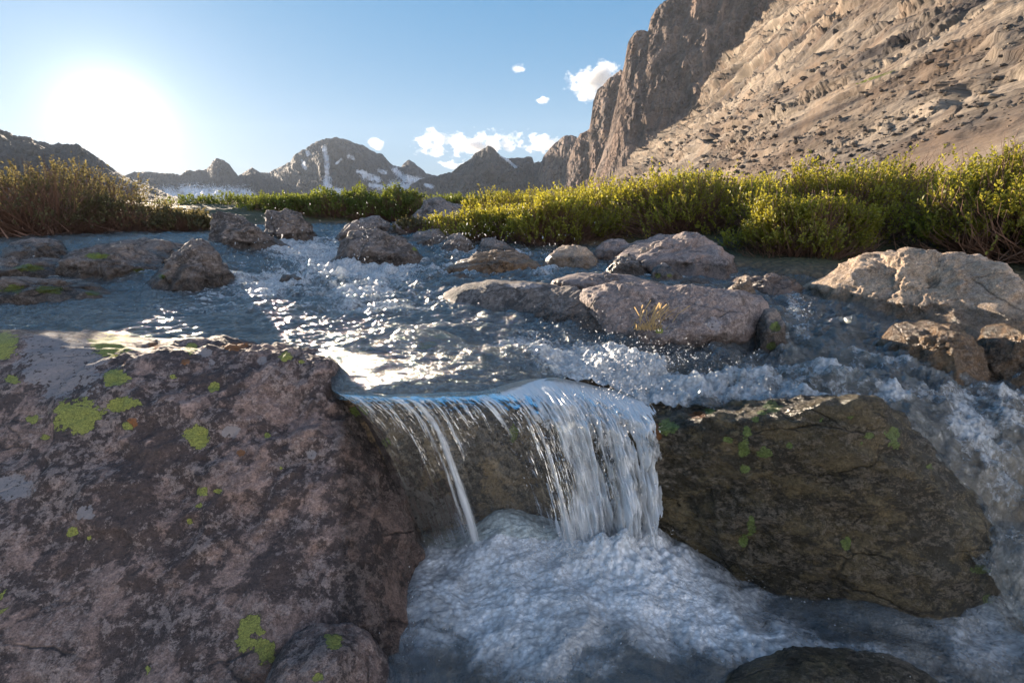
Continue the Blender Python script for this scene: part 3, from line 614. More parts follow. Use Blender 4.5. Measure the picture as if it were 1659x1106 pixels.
# ------------------------------------------------------------------ water
def water_mat(name, streak=None, foam_scale=1., na=1., rim=.55, bub=.0, lo=.42, hi=.78, tint=(.90, .93, .90), body=.06, bumpd=.01, foamcol=(.80, .84, .88)):
    t = NT(name); pos = t.n('NewGeometry').outputs['Position']
    vec = pos if streak is None else t.n('Attribute', attribute_name='flow').outputs['Vector']
    n0 = t.noise(vec, 9*foam_scale, 5, .6, .5); n1 = t.noise(vec, 30*foam_scale, 6, .7, .4); n2 = t.noise(pos, 130, 3, .6)
    vor = t.n('TexVoronoi', {'Vector': vec, 'Scale': 55*foam_scale}).outputs['Distance']
    f = t.attr('foam')
    fn = t.math('ADD', f, t.math('ADD', t.math('MULTIPLY', t.math('SUBTRACT', n1, .5), 1.3*na), t.math('MULTIPLY', t.math('SUBTRACT', n0, .5), .8*na)))
    fac = t.mr(fn, lo, hi)
    fac = t.math('MULTIPLY', fac, t.mr(vor, .75, .25, rim, 1.))
    vb = t.n('TexVoronoi', {'Vector': pos, 'Scale': 110.}).outputs['Distance']
    h = t.math('ADD', t.math('MULTIPLY', n1, 1.), t.math('ADD', t.math('MULTIPLY', n2, .25), t.math('MULTIPLY', vb, bub)))
    h = t.math('ADD', h, t.math('MULTIPLY', n0, 1.))
    b = t.bump(h, bumpd)
    tr = t.n('BsdfTransparent', {'Color': tint}); gl = t.n('BsdfGlossy', {'Roughness': .13, 'Normal': b, 'Color': (1, 1, 1)})
    fr = t.n('Fresnel', {'IOR': 1.36, 'Normal': b}).outputs[0]
    di = t.n('BsdfDiffuse', {'Color': (.40, .46, .50), 'Normal': b})
    m1 = t.n('MixShader', {0: body, 1: tr.outputs[0], 2: di.outputs[0]})
    m2 = t.n('MixShader', {0: fr, 1: m1.outputs[0], 2: gl.outputs[0]})
    fd = t.n('BsdfDiffuse', {'Color': foamcol, 'Normal': b}); ft = t.n('BsdfTranslucent', {'Color': foamcol, 'Normal': b})
    fg = t.n('BsdfGlossy', {'Roughness': .25, 'Normal': b})
    m3 = t.n('MixShader', {0: .35, 1: fd.outputs[0], 2: ft.outputs[0]})
    m3b = t.n('MixShader', {0: .12, 1: m3.outputs[0], 2: fg.outputs[0]})
    m4 = t.n('MixShader', {0: fac, 1: m2.outputs[0], 2: m3b.outputs[0]})
    t.set(t.out.inputs[0], m4.outputs[0]); return t.m
M_water = water_mat('stream_water', bumpd=.024, body=.13)
M_fall = water_mat('falling_water', streak=True, body=.02, bumpd=.004, na=.55, rim=.9)
M_pool = water_mat('aerated_pool_water', foam_scale=.9, body=.16, bumpd=.0024, na=.55, rim=.55, lo=.12, hi=.95, bub=-1.3, foamcol=(.90, .94, .99))

# foam patches: px, py, rx, ry, strength
FO = [(560, 465, 230, 55, .30), (250, 505, 260, 26, .22), (650, 500, 120, 20, .2), (850, 540, 40, 12, .4), (800, 560, 40, 8, .3), (540, 420, 70, 20, .6), (470, 405, 40, 16, .5), (440, 455, 60, 14, .55), (585, 438, 55, 12, .8), (570, 475, 55, 14, .45), (650, 440, 60, 10, .4), (560, 430, 30, 10, .6), (820, 412, 60, 8, .6), (760, 430, 50, 9, .5), (740, 408, 30, 8, .4),
      (880, 440, 20, 12, .6), (900, 432, 18, 8, .5), (430, 470, 30, 8, .5), (520, 392, 40, 10, .4), (620, 470, 30, 8, .3), (360, 500, 90, 12, .12),
      (850, 553, 70, 8, .5), (930, 570, 80, 15, .8), (1000, 590, 70, 24, .85), (900, 590, 50, 16, .5), (960, 615, 45, 24, .9), (600, 500, 60, 6, .3), (480, 520, 70, 5, .25), (380, 480, 80, 6, .3), (640, 455, 50, 6, .3), (1040, 625, 60, 28, .8), (1110, 640, 90, 22, .75), (1250, 640, 90, 18, .6), (1150, 615, 70, 16, .5),
      (1370, 640, 80, 18, .55), (1450, 645, 40, 14, .5), (1300, 605, 120, 22, .42), (1420, 590, 120, 22, .35), (1285, 500, 25, 20, .6), (1300, 540, 30, 22, .5), (1540, 640, 80, 25, .45), (1600, 700, 60, 40, .48), (1620, 780, 50, 60, .45), (1640, 640, 40, 20, .4), (1640, 870, 40, 60, .35),
      (1560, 690, 30, 50, .55), (1240, 590, 30, 14, .4), (700, 480, 40, 8, .1), (100, 395, 80, 5, .3), (60, 445, 60, 5, .3), (170, 440, 50, 6, .4)]
def foam_at(px, py, L):
    s = np.zeros(px.shape)
    for x, y, a, b, k in L: s = s+k*np.exp(-((px-x)/a)**2-((py-y)/b)**2)
    return s
lipx = [-1.6, -.86, -.78, -.6, -.35, -.1, .2, .47, .62, .9, 1.5, 1.7, 1.9, 2.0, 6]
lipy = [2.45, 2.30, 2.10, 2.05, 2.05, 2.12, 2.32, 2.36, 2.24, 2.1, 2.03, 1.85, 1.4, .3, .3]
_lx = np.linspace(-1.6, 2.0, 240); _ly = np.interp(_lx, lipx, lipy)+(.045*fbm(c3(_lx*3.2, 0*_lx, 5.), 3))*((_lx > -.75) & (_lx < .5)); lipx, lipy = list(_lx)+[6], list(_ly)+[.3]
def upper_water():
    nr, nc = 900, 1050
    Y = .55*np.exp(np.linspace(0, math.log(24/.55), nr)); Y = np.concatenate([np.linspace(.4, 1.5, 90), 1.5*np.exp(np.linspace(.003, math.log(24/1.5), nr-90))])
    tn = np.linspace(-1.2, 1.3, nc); YY, TT = np.meshgrid(Y, tn, indexing='ij'); x = (YY*TT).ravel(); y = YY.ravel()
    z = wz(x, y); px, py = proj(np.stack([x, y, z], 1)); 
    calm = sstep(2.0, 3.2, y)*.75+.25; ch = sstep(.3, .8, x)*sstep(3.4, 2.9, y); calm = np.maximum(calm, ch)
    fo = foam_at(px, py, FO)
    for cx, cyy, an, a, b, k in FOOT:
        ca, sa = math.cos(an), math.sin(an); u = ((x-cx)*ca+(y-cyy)*sa)/a; w = (-(x-cx)*sa+(y-cyy)*ca)/b
        q = np.sqrt(u*u+w*w); dd = (q-.95)*min(a, b); fo = fo+.26*k*np.exp(-(dd/.06)**2)*(dd > -.2)
    rap = np.clip(foam_at(px, py, [(560, 440, 180, 55, 1), (800, 430, 130, 30, .7), (1100, 620, 170, 40, .8), (1400, 610, 260, 60, .8), (1620, 800, 90, 200, 1.), (1330, 545, 130, 60, .8), (950, 580, 80, 30, .6)]), 0, 1)
    sl_ = ridged(c3(x*1.3+.3*fbm(c3(x*2, y*2, 0*x+2), 2), y*6.5-x*.8, 0*x+12), 4, .6); fo = fo+.42*sstep(.62, .86, sl_)*sstep(2.3, 3.2, y)*(.5+fbm(c3(x*.8, y*.8, 0*x+3), 2))
    fx = x+.15*fbm(c3(x*1.2, y*1.2, 0*x), 2)
    # flow-aligned ripples: crests run across the view, stretched towards the lip
    st = sstep(3.2, 2.1, y)*(1-ch)
    a1 = ridged(c3(fx*2.1-y*.4*st, y*(3.6+2*st), 0*x+3), 3, .5)-.5
    a2 = ridged(c3(fx*5.5, y*9+x*1.5, 0*x+7), 3, .55)-.5
    a3 = fbm(c3(x*17, y*26, 0*x+1), 3, .6)
    a4 = fbm(c3(x*4, y*4, 0*x+5), 3)
    far = 1+sstep(4, 10, y)*.8
    dz = far*calm*(.027*a1+.021*a2+.007*a3+.02*a4) + rap*(.075*a4+.045*a2+.012*a3+.02*a1)
    # bulge over the submerged rock and small standing wave behind it
    bx, by = P(680, 545, 0)[:2]
    dz += .045*np.exp(-((x-bx)/.28)**2-((y-by)/.16)**2)-.02*np.exp(-((x-bx-.35)/.2)**2-((y-by+.12)/.12)**2)
    sx, sy = P(1452, 648, -.05)[:2]; dz += .07*np.exp(-((x-sx)/.06)**2-((y-sy)/.06)**2)
    z = z+dz+.03*np.clip(fo, 0, 1)*np.abs(fbm(c3(x*11, y*11, 0*x), 3, .6))
    fo = fo+.35*sstep(.25, .6, a1+a4*.8)*rap*.8
    lip = np.interp(x, lipx, lipy); keep = (y > lip-.012-.05*sstep(.05, .25, x)*sstep(.75, .6, x))
    # roll over at the lip
    near = np.exp(-np.maximum(y-lip, 0)/.09)*(x < .45)*(x > -.85); z = z-.022*near
    return tag(make('water', np.stack([x, y, z], 1), grid_faces(nr, nc, keep), M_water, {'foam': fo}), kind='structure')
upper_water()

def fall():
    nu, nv = 620, 340
    u = np.linspace(-.03, 1.13, nu); v = np.concatenate([np.linspace(-.25, 0, 30)[:-1], np.linspace(0, 1, nv-29)])
    lx = -.80+1.28*u; ly = np.interp(lx, lipx, lipy); lz = wz(lx, ly)
    ex = np.interp(u, [-.03, .3, .5, .75, 1.13], [-.40, -.11, .18, .43, .68]); ey = np.interp(u, [-.03, .5, 1.06], [1.99, 1.93, 1.88])
    Vv, U = np.meshgrid(v, u, indexing='ij'); s = Vv
    sp = np.clip(s, 0, 1)
    X = lx+(ex-lx)*(sp**.8); Yy = ly+(ey-ly)*(sp**(.5-.16*sstep(.5, .9, U)))
    Yy = Yy-np.minimum(s, 0)*.6; X = X+np.minimum(s, 0)*.25
    lz2 = wz(np.broadcast_to(lx, U.shape).ravel(), (ly-np.minimum(s, 0)*.6).ravel()).reshape(U.shape)
    Z = lz2-.026-.05*sstep(-.02, -.10, s)+(-.80-lz)*sp**1.75
    # slight clumping of the sheet into strands
    fl = c3(U*26, Vv*1.1, 0*U)
    w1 = ridged(c3(U*11+.25*np.sin(Vv*3), Vv*1.0, 0*U+2), 3, .6).reshape(U.shape)
    w2 = fbm(c3(U*60, Vv*5.0, 0*U+4), 3, .6).reshape(U.shape)
    w3 = fbm(c3(U*8, Vv*2.4, 0*U+9), 3).reshape(U.shape)
    thick = np.clip(sp*5+.12, 0, 1)
    turb = sstep(.54, .80, U+.09*w3+.05*sp)
    rs = np.random.RandomState(77); st = np.zeros(U.shape)
    drift = .05*np.sin(sp*2.2)
    for i in range(70):
        if i < 3: u0, wd, k0, ln = [(.275, .016, 1.0, 1.3), (.235, .010, .8, 1.2), (.30, .010, .7, 1.1)][i]
        else: u0 = .02+.96*rs.rand()**.8; wd = .0022+.011*rs.rand()**3; k0 = .35+.6*rs.rand(); ln = .18+.75*rs.rand()**1.3
        wob = .008*fbm(c3(0*sp[:, 0]+i*3.1, sp[:, 0]*4, 0*sp[:, 0]), 2)[:, None]
        cc = u0+wob+(.010*rs.normal())*sp
        ww = wd*(1+1.3*sp)
        g = np.exp(-((U-cc)/ww)**2)*k0*sstep(ln, ln*.5, sp)*sstep(-.02, .05, sp)
        st = np.maximum(st, g)
    strand = sstep(.74, .92, w1+.22*w2)
    w4 = fbm(c3(U*34, Vv*16, 0*U+14), 4, .6).reshape(U.shape)
    D = .006*w4*sstep(1, .2, sp)+thick*(.014*st+.004*(w1-.4)*(1+2*turb)+.0012*w2*(1+5*turb)+.010*w3+turb*.02*sstep(0, .2, sp)+turb*(.075*w3+.035*w2+.05*fbm(c3(U*12, Vv*5, 0*U+61), 3, .6).reshape(U.shape))+.008)+.004
    n = np.array([.0, -.95, .3])
    pts = np.stack([X, Yy, Z], -1)+D[..., None]*n
    low = sstep(.55, 1, sp)
    fo = .85*st+turb*(.80+.1*sp+.5*fbm(c3(U*9, Vv*3.2, 0*U+31), 4, .6).reshape(U.shape))-.10+low*(.48+.35*w3)*sstep(.15, .45, U)+.03*strand*(1-low)
    fo = fo-.35*sstep(.28, .0, U)*sstep(.15, .7, sp)+.6*sstep(.50, .66, U)*sstep(.12, -.02, s)+.55*np.exp(-((s-.03)/.06)**2)*np.clip(w4+.4, 0, 1)
    mesh = make('waterfall', pts.reshape(-1, 3), grid_faces(len(v), nu, ((U+.05*w3+.03*w2+.05*sp) < 1.11).ravel()), M_fall, {'foam': fo.ravel()})
    fa = mesh.data.attributes.new('flow', 'FLOAT_VECTOR', 'POINT')
    fvec = np.stack([U*1.25+.02*w3, Vv*.055, 0*U], -1).reshape(-1, 3).astype(np.float32); fa.data.foreach_set('vector', fvec.ravel())
    tag(mesh, kind='structure')
fall()

def pool():
    nr, nc = 640, 900
    x, y = np.meshgrid(np.linspace(-1.3, 3.4, nc), np.linspace(.35, 2.4, nr)); x = x.ravel(); y = y.ravel()
    z0 = -.74
    px, py = proj(np.stack([x, y, x*0+z0], 1))
    cx, cyy = .35, 1.98      # foot of the fall
    r = np.hypot(x-cx, y-cyy); th = np.arctan2(y-cyy, x-cx)
    m = .08*np.exp(-((x-.15)/.40)**2-((y-1.98)/.22)**2)+.10*np.exp(-((x-.50)/.22)**2-((y-1.90)/.16)**2)*(1+.9*fbm(c3(x*9, y*9, 0*x+71), 3, .6))+.05*np.exp(-((r-.42)/.14)**2)
    z = z0+m+.045*fbm(c3(th*2.2, r*3.2, 0*r), 3)*.0+.05*fbm(c3(x*2.6, y*2.6, 0*x+4), 3)
    z += .02*(ridged(c3(x*4+th*.4, y*5.5, 0*x+8), 3, .45)-.5)+.0015*fbm(c3(x*38, y*38, 0*x), 3, .6)
    fo = foam_at(px, py, [(930, 900, 130, 70, .9), (900, 980, 200, 90, .55), (1080, 930, 120, 70, .5), (760, 1000, 90, 90, .4), (1150, 1010, 130, 60, .45), (1250, 1060, 120, 50, .35), (840, 930, 60, 50, .3), (1450, 1040, 200, 30, .25), (1620, 1020, 80, 60, .4), (1000, 1080, 260, 40, .25), (700, 930, 40, 40, .1)])
    wx = fbm(c3(x*3, y*3, 0*x+6), 3); wy = fbm(c3(x*3, y*3, 0*x+16), 3)
    stk = fbm(c3(x*3.2+wx*1.2, y*4.2+wy*1.2, 0*r+2), 5, .62)
    stf = fbm(c3(x*14+wx*3, y*19+wy*3, 0*r+3), 4, .65)
    env = np.clip(fo*1.25, 0, 1.0)*(.86+.65*fbm(c3(x*2.1+wx*.5, y*2.6, 0*x+41), 2))
    stg = fbm(c3(x*34+wx*3, y*40, 0*r+3), 3, .65)
    fo = env*(1.05+.50*stk+.16*stf+.16*stg)+.12*stk
    z += .011*stk*env+.0015*stf*(.3+env)+.0012*np.abs(fbm(c3(x*45, y*45, 0*x+9), 3, .6))*env
    fo += .5*np.exp(-((x-.40)/.40)**2-((y-1.86)/.22)**2)
    fo -= .45*np.exp(-((px-1130)/140)**2-((py-1090)/42)**2)+.35*np.exp(-((px-760)/50)**2-((py-1080)/40)**2)+.4*np.exp(-((px-1420)/120)**2-((py-1030)/22)**2)
    return tag(make('plunge_pool_water', np.stack([x, y, z], 1), grid_faces(nr, nc), M_pool, {'foam': fo}), kind='structure')
pool()

# spray: airborne drops, far too many to count
def spray():
    V, F = ico(1); rs = np.random.RandomState(3); vs = []; fs = []; k = 0
    def put(p, r, st, dirv):
        nonlocal k
        q = V*r; dirv = dirv/np.linalg.norm(dirv); q = q+np.outer(q@dirv, dirv)*(st-1)
        vs.append(q+p); fs.append(F+k); k += len(V)
    src = [(560, 425, 380, 45, 16, .0, 130), (590, 430, 12, 30, 40, 0, 120), (450, 400, 60, 40, 24, 0, 110), (780, 408, 80, 14, 22, 0, 200), (890, 425, 12, 14, 14, 0, 60), (1070, 600, 70, 22, 24, 0, 420), (1000, 640, 50, 40, 10, 0, 300), (990, 740, 60, 120, 10, 0, 420), (930, 880, 120, 30, 20, 0, 260), (1030, 870, 45, 24, 26, 0, 420), (1000, 600, 60, 25, 20, 0, 260), (1200, 610, 50, 15, 18, 0, 80),
           (1000, 560, 140, 40, 30, 0, 160), (940, 760, 80, 90, 60, 0, 160), (840, 405, 160, 30, 24, 0, 80), (330, 430, 120, 30, 24, 0, 50), (980, 860, 70, 30, 30, 0, 90), (1300, 520, 20, 20, 14, 0, 60), (440, 440, 30, 16, 14, 0, 120), (1150, 640, 120, 12, 12, 0, 160)]
    for s_ in src:
        x, y, sx, sy, up, _, n = s_
        for _i in range(n):
            px = x+rs.normal()*sx*.6; pw = y+rs.normal()*sy*.4
            if y < 700:
                b = on_water(px, max(pw, 385)); d_ = b[1]
                p = PY(px, pw-abs(rs.normal())*up, d_-.05)
            else: d_ = 1.9; p = PY(px, pw, d_-rs.rand()*.12)
            r = (.0007+.0019*rs.rand()**4)*d_**.85*.62
            put(p, r, 1+rs.rand()*2.2, np.array([rs.normal()*.6, .1, 1+rs.normal()*.5]))
    for _i in range(1500):
        a_ = rs.rand()*6.28; rr_ = abs(rs.normal())*.42; x_ = .25+rr_*math.cos(a_)*1.1; y_ = 1.82+rr_*math.sin(a_)*.55
        if y_ > 2.0: continue
        put(np.array([x_, y_, -.70+.05*math.exp(-rr_*3)+abs(rs.normal())*.05*math.exp(-rr_*2)]), .0012+.0022*rs.rand()**3, 1+rs.rand(), np.array([rs.normal(), rs.normal(), 1.]))
    t = NT('water_drops')
    gl = t.n('BsdfGlossy', {'Roughness': .15}); tl = t.n('BsdfTranslucent', {'Color': (.95, .95, .95)}); tr = t.n('BsdfTransparent', {})
    m1 = t.n('MixShader', {0: .5, 1: gl.outputs[0], 2: tl.outputs[0]}); m2 = t.n('MixShader', {0: .75, 1: tr.outputs[0], 2: m1.outputs[0]}); t.set(t.out.inputs[0], m2.outputs[0])
    o = make('spray', np.concatenate(vs), np.concatenate(fs), t.m)
    tag(o, 'white airborne water drops thrown up over the rapids and the waterfall', 'spray', kind='stuff')
spray()

# ------------------------------------------------------------------ shrubs
def leaf_mat(name, c1, c2, tc_, ts=.45):
    t = NT(name); a = t.attr('tone')
    c = t.mix(a, c1, c2)
    di = t.n('BsdfPrincipled', {'Base Color': c, 'Roughness': .5, 'Specular IOR Level': .35}); tl = t.n('BsdfTranslucent', {'Color': t.mix(a, tuple(q*.7 for q in tc_), tc_)})
    m = t.n('MixShader', {0: ts, 1: di.outputs[0], 2: tl.outputs[0]}); t.set(t.out.inputs[0], m.outputs[0]); return t.m
M_leaf = leaf_mat('willow_leaves', (.085, .09, .014), (.25, .25, .04), (.62, .56, .06))
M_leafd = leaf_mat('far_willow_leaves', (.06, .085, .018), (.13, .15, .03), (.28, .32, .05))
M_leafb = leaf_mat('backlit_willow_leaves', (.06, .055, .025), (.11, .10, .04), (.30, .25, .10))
t_ = NT('willow_twigs'); p_ = t_.n('NewGeometry').outputs['Position']
t_.set(t_.out.inputs[0], t_.n('BsdfPrincipled', {'Base Color': t_.mix(t_.noise(p_, 20, 3), (.09, .045, .03), (.26, .15, .10)), 'Roughness': .6}).outputs[0]); M_twig = t_.m

def shrub(label, cx, cyy, rx, ry, h, nshoot, mat, seed, leaf=.028, z0=None, group='willow shrubs along the right bank', kind=None, name='willow_shrub', per=13, twigk=.45, bareness=.06):
    rs = np.random.RandomState(seed); z0 = float(ground_z(np.array([cx]), np.array([cyy]))[0]) if z0 is None else z0
    a = rs.rand(nshoot)*2*math.pi; el = np.arcsin(rs.rand(nshoot)**.8*.98+.02); rr = 1-.30*rs.rand(nshoot)**1.3
    dx, dy, dz = np.cos(a)*np.cos(el), np.sin(a)*np.cos(el), np.sin(el)
    lump = 1+.42*fbm(c3(dx*2.4+seed, dy*2.4, dz*2.4), 4)
    base = np.stack([cx+dx*rx*rr*lump, cyy+dy*ry*rr*lump, z0+.06*h+dz*h*rr*lump*.94], 1)
    dirs = np.stack([dx*.5, dy*.5, dz*.4+.75], 1)+rs.normal(size=(nshoot, 3))*.28; dirs /= np.linalg.norm(dirs, axis=1)[:, None]
    Ls = (.10+.12*rs.rand(nshoot))*(h/.9)**.5
    bare = rs.rand(nshoot) < bareness
    keepn = (fbm(base*3.2+seed, 3) > -.20+.5*sstep(.35, .0, dz)) & (rs.rand(nshoot) < .35+.65*sstep(.0, .4, dz))
    n = nshoot*per; sh = np.repeat(np.arange(nshoot), per); tt = rs.rand(n)
    ok = ~bare[sh] & keepn[sh]; sh = sh[ok]; tt = tt[ok]; n = len(sh)
    pos = base[sh]+dirs[sh]*(Ls[sh]*tt)[:, None]
    out = rs.normal(size=(n, 3)); d_ = dirs[sh]; out -= (out*d_).sum(1)[:, None]*d_; out /= np.linalg.norm(out, axis=1)[:, None]
    ld = out*.75+d_*.75; ld /= np.linalg.norm(ld, axis=1)[:, None]
    side = np.cross(ld, d_); side /= np.maximum(np.linalg.norm(side, axis=1), 1e-4)[:, None]; nrm = np.cross(side, ld)
    L = leaf*(.6+.7*rs.rand(n))[:, None]; wd = L*.30
    v = np.stack([pos, pos+ld*L*.5+side*wd+nrm*L*.05, pos+ld*L, pos+ld*L*.5-side*wd+nrm*L*.05], 1).reshape(-1, 3)
    f = np.arange(n*4).reshape(-1, 4)
    tone = np.clip(.42+.8*fbm(pos*1.7+seed, 3)+.25*rs.normal(size=n)+.25*(tt-.5), 0, 1)
    if kind == 'stuff': root = None
    else:
        root = bpy.data.objects.new(name, None); sc.collection.objects.link(root); root.location = (cx, cyy, z0); root.empty_display_size = .1
        tag(root, label, 'shrub', group)
    fo = make('leaves' if root else name, v, f, mat, {'tone': np.repeat(tone, 4)}, False, origin=None, parent=root)
    if root is None: tag(fo, label, 'shrub', None, 'stuff')
    # twigs: three-sided tapered tubes, from the heart of the bush out to shoots, plus bare tips
    m = int(nshoot*twigk); idx = rs.permutation(nshoot)[:m]
    st = np.stack([cx+rs.normal(size=m)*rx*.22, cyy+rs.normal(size=m)*ry*.22, np.full(m, z0)], 1); en = base[idx]+dirs[idx]*(Ls[idx]*np.where(bare[idx], 1.5, .95))[:, None]
    mid = .45*st+.55*base[idx]; mid[:, 2] -= .06*h
    mid += rs.normal(size=mid.shape)*.03
    K = [st, .3*st+.7*mid, mid, base[idx], en]; K[1][:, 2] -= .0
    rad = [.010, .008, .006, .0038, .0016]; ring = []
    for q, r_ in zip(K, rad):
        for k3 in range(3):
            an = k3*2.094; ring.append(q+np.array([math.cos(an), math.sin(an)*.6, math.sin(an)*.6])*r_*(.7+.5*h))
    ring = np.stack(ring, 1); nv = 15; v = ring.reshape(-1, 3); ff = []
    for lv in range(4):
        for k3 in range(3): ff.append([lv*3+k3, lv*3+(k3+1) % 3, lv*3+3+(k3+1) % 3, lv*3+3+k3])
    ff = np.array(ff); f = (ff[None]+np.arange(m)[:, None, None]*nv).reshape(-1, 4)
    if root: make('branches', v, f, M_twig, None, True, parent=root)
    else:
        o = make(name+'_stems', v, f, M_twig, None, True, parent=fo)
        o.name = 'branches'
    return root

def gp(px, py, up=.12):
    z = up
    return P(px, py, z)
# right bank: front row then rear rows, as (px, py of foot, rx, ry, h, shoots, label)
SH = [
 (800, 388, .95, .8, .50, 1500, 'low bright willow at the upstream tip of the right hedge, behind small grey rocks'),
 (905, 392, .85, .7, .70, 1500, 'willow directly behind the tan rounded bank boulder'),
 (1000, 376, 1.1, .8, .86, 1500, 'willow behind the leaning grey boulder'),
 (1110, 385, .95, .7, .84, 1700, 'willow rising above the biggest bank boulder'),
 (1228, 386, .80, .6, .70, 2000, 'bright willow overhanging the dark water at the right end of the biggest bank boulder'),
 (1298, 414, .60, .5, .66, 2200, 'bright willow with bare twigs hanging beside the big sunlit tan boulder'),
 (1370, 400, .75, .6, .84, 2300, 'willow behind the left end of the big sunlit tan boulder'),
 (1500, 392, .85, .65, .98, 2300, 'tall willow right behind the crest of the big sunlit tan boulder'),
 (1640, 400, .85, .65, 1.04, 2300, 'tallest bright willow at the right edge of the photo'),
 (1780, 430, .8, .7, 1.0, 1200, 'willow cut by the right edge of the photo'),
]
for i, (px, py, rx, ry, h, n, lab) in enumerate(SH):
    q = gp(px, py, .18); shrub(lab, q[0], q[1], rx*1.25, ry*1.15, h*1.08, int(n*2.0), M_leaf, 100+i, leaf=.040 if px < 1150 else .035, z0=.08, bareness=.16 if px > 1150 else .10)
def thicket(name, label, spots, mat, seed, **kw):
    r = []
    for i, s in enumerate(spots): r.append(s)
    return [shrub(label[i], *s, mat, seed+i, **kw) for i, s in enumerate(spots)]
REAR = [(1.9, 12, 1.9, 1.2, .92), (4.3, 10.5, 1.8, 1.2, .98), (6.4, 9, 1.6, 1.2, 1.08), (4.6, 7.2, 1.3, .9, 1.0), (7, 6.6, 1.2, 1.1, 1.3), (.2, 13.5, 1.6, 1.2, .78), (8.5, 7.6, 1.4, 1.2, 1.5), (3.2, 8.6, 1.4, 1., .98), (2.2, 9.6, 1.4, 1., .9), (5.6, 5.6, 1.1, .8, 1.05)]
RL = ['willow in the rear row behind the middle of the right hedge', 'willow in the rear row left of the taller right part', 'rear willow with reddish bare tips in the right part', 'second row willow above the big tan boulder', 'tall rear willow near the right edge of the photo',
      'rear willow low against the cliffs at the hedge tip', 'highest rear willow in the right corner of the hedge', 'rear willow just right of the middle of the hedge', 'rear willow just left of the middle of the hedge', 'willow between the tallest right edge willow and the rear row']
for i, (x, y, rx, ry, h) in enumerate(REAR):
    shrub(RL[i], x, y, rx*1.2, ry, h*1.05, 3600, M_leaf, 300+i, leaf=.040, z0=.15, bareness=.16)
FAR = [(-6.0, 14, 1.3, 1.0, .66, 'far willow at the left end of the hedge behind the dark humped boulder'), (-4.4, 13.8, 1.3, 1.0, .76, 'far willow in the middle of the hedge below the snow gully peak'), (-2.95, 13.6, 1.0, .9, .74, 'far willow at the right end of the hedge below the snow gully peak'),
       (-1.9, 18, 1.3, 1.0, .72, 'distant willow just left of the pyramid boulder'), (-.4, 18, 1.4, 1.1, .70, 'distant willow just right of the pyramid boulder'), (-8.6, 15.5, 2.0, 1.2, .62, 'far willow beyond the backlit shrub, left of the hedge')]
for i, (x, y, rx, ry, h, lab) in enumerate(FAR):
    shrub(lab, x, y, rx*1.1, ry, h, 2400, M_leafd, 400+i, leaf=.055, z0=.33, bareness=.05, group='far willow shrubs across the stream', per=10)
LEFT = [(-7.7, 8.5, 1.2, 1.0, 1.0, 'tall backlit shrub at the left edge of the photo'), (-6.8, 9.0, 1.0, .8, .54, 'backlit shrub right below the sun'), (-5.95, 9.4, .6, .6, .33, 'low backlit shrub with glittering leaves beside the slanting boulder'), (-9.5, 8.0, 1.4, 1.1, 1.3, 'backlit shrub cut off at the left edge'), (-8.5, 10.5, 1.5, 1.0, 1.1, 'backlit shrub behind the others under the sun')]
for i, (x, y, rx, ry, h, lab) in enumerate(LEFT):
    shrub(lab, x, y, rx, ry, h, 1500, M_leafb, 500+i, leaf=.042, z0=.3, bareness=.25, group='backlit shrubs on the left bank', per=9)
shrub('small brown bush between the small pointed rock and the pyramid boulder', *P(672, 372, .35)[:2], .35, .3, .22, 260, M_leafb, 600, leaf=.04, z0=.3, group='small bushes among the rocks')

# grass tuft on the pale slab
def tuft():
    rs = np.random.RandomState(8); C = P(1052, 528, .06); vs = []; fs = []; k = 0
    for i in range(90):
        b = C+np.array([rs.normal()*.045, rs.normal()*.02, -.02]); tall = i < 26
        L = (.13+.06*rs.rand()) if tall else (.02+.03*rs.rand()); dr = np.array([rs.normal()*.45+(.25 if tall else 0), rs.normal()*.3, 1.]); dr /= np.linalg.norm(dr)
        w = .0020 if tall else .0026; sd_ = np.array([w, 0, 0])
        m = b+dr*L*.6; e = b+dr*L+np.array([.25, 0, -.08])*L*(1 if tall else .5)*rs.rand()
        vs.append(np.stack([b-sd_, b+sd_, m+sd_, m-sd_, e+sd_*(1.8 if tall else .4), e-sd_*(1.8 if tall else .4)])); fs.append(np.array([[0, 1, 2, 3], [3, 2, 4, 5]])+k); k += 6
    t = NT('dry_grass'); t.set(t.out.inputs[0], t.n('MixShader', {0: .4, 1: t.n('BsdfDiffuse', {'Color': (.50, .36, .18)}).outputs[0], 2: t.n('BsdfTranslucent', {'Color': (.6, .42, .2)}).outputs[0]}).outputs[0])
    tag(make('grass_tuft', np.concatenate(vs), np.concatenate(fs), t.m, origin=C), 'dry golden grass tuft growing in the crack of the pale slab', 'grass tuft')
tuft()

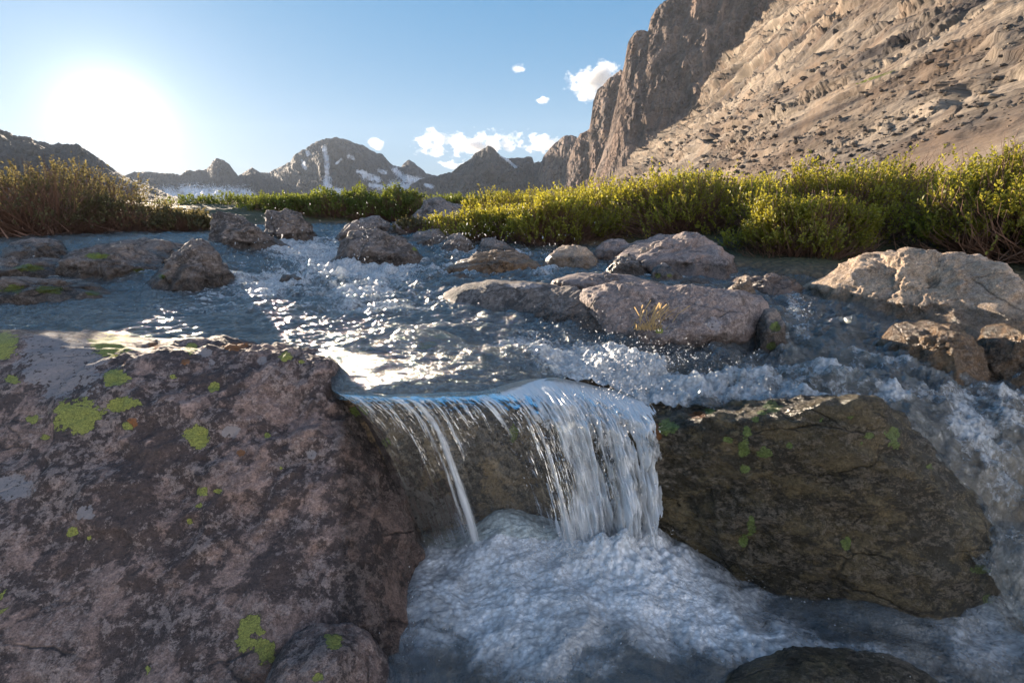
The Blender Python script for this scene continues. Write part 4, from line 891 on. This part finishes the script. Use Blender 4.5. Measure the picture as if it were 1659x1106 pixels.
# ------------------------------------------------------------------ clouds (far outside the haze)
def cloud_mat(name, k, dens, soft):
    t = NT(name); oc = t.n('TexCoord').outputs['Object']; pos = t.n('NewGeometry').outputs['Position']
    ln = t.n('VectorMath', {0: oc}, operation='LENGTH').outputs['Value']
    n1 = t.noise(t.vscale(pos, (1, .8, 1.5)), k, 7, .6)
    n2 = t.noise(t.vscale(pos, (1, .8, 1.2)), k*.28, 2, .5)
    d = t.math('ADD', t.math('SUBTRACT', .80, t.math('MULTIPLY', ln, 1.0)), t.math('ADD', t.math('MULTIPLY', t.math('SUBTRACT', n1, .5), 2.6), t.math('MULTIPLY', t.math('SUBTRACT', n2, .5), 1.8)))
    d = t.mr(d, .34, .34+soft, 0, dens)
    d = t.math('MULTIPLY', d, t.mr(ln, 1.0, .85))
    pv = t.n('VolumePrincipled', {'Color': (.97, .97, .98), 'Density': d, 'Anisotropy': .1}); t.set(t.out.inputs['Volume'], pv.outputs[0])
    t.m.cycles.volume_step_rate = .35 if hasattr(t.m, 'cycles') else 1
    return t.m
M_cloud = cloud_mat('cloud_vapour', .0052, .012, .5)
def clouds():
    V, F = ico(4)
    L = [('long white cloud lying behind the pointed peak', 778, 232, 142, 30), ('ragged white cloud touching the cliff edge', 962, 128, 72, 38), ('small white cloud left of the ragged cloud', 884, 162, 24, 12), ('tiny high wisp of cloud above the small cloud', 842, 112, 16, 9),
         ('small round cloud right of the snow gully peak', 611, 232, 18, 12), ('low thin cloud on the left shoulder of the pointed peak', 736, 268, 34, 11), ('ragged cloud low beside the cliff buttresses', 880, 232, 46, 26)]
    D = 9000.
    for i, (lab, x, y, a, b) in enumerate(L):
        c = PY(x, y, D+i*40); ra, rb_ = a*D/FPX, b*D/FPX
        o = make('cloud', V, F, M_cloud, None)
        o.location = [float(q) for q in c]; o.scale = (ra, min(ra, 380), rb_)
        tag(o, lab, 'cloud', 'small white clouds over the mountains')
clouds()

# ------------------------------------------------------------------ haze: the air of the valley
def haze():
    x0, x1, y0, y1, z0, z1 = -9500, 9500, -9500, 4200, -3, 900
    x0, x1, y0, y1, z1 = -2900, 2900, -300, 3000, 430
    v = [(x, y, z) for z in (z0, z1) for y in (y0, y1) for x in (x0, x1)]
    f = [(0, 2, 3, 1), (4, 5, 7, 6), (0, 1, 5, 4), (2, 6, 7, 3), (0, 4, 6, 2), (1, 3, 7, 5)]
    t = NT('valley_air'); pv = t.n('VolumePrincipled', {'Color': (.72, .84, 1.0), 'Density': .00008, 'Anisotropy': .0}); t.set(t.out.inputs['Volume'], pv.outputs[0])
    o = make('haze', v, f, t.m, None, False); tag(o, 'pale sunlit haze filling the valley air', 'haze', kind='stuff')
HAZE = True
if HAZE: haze()
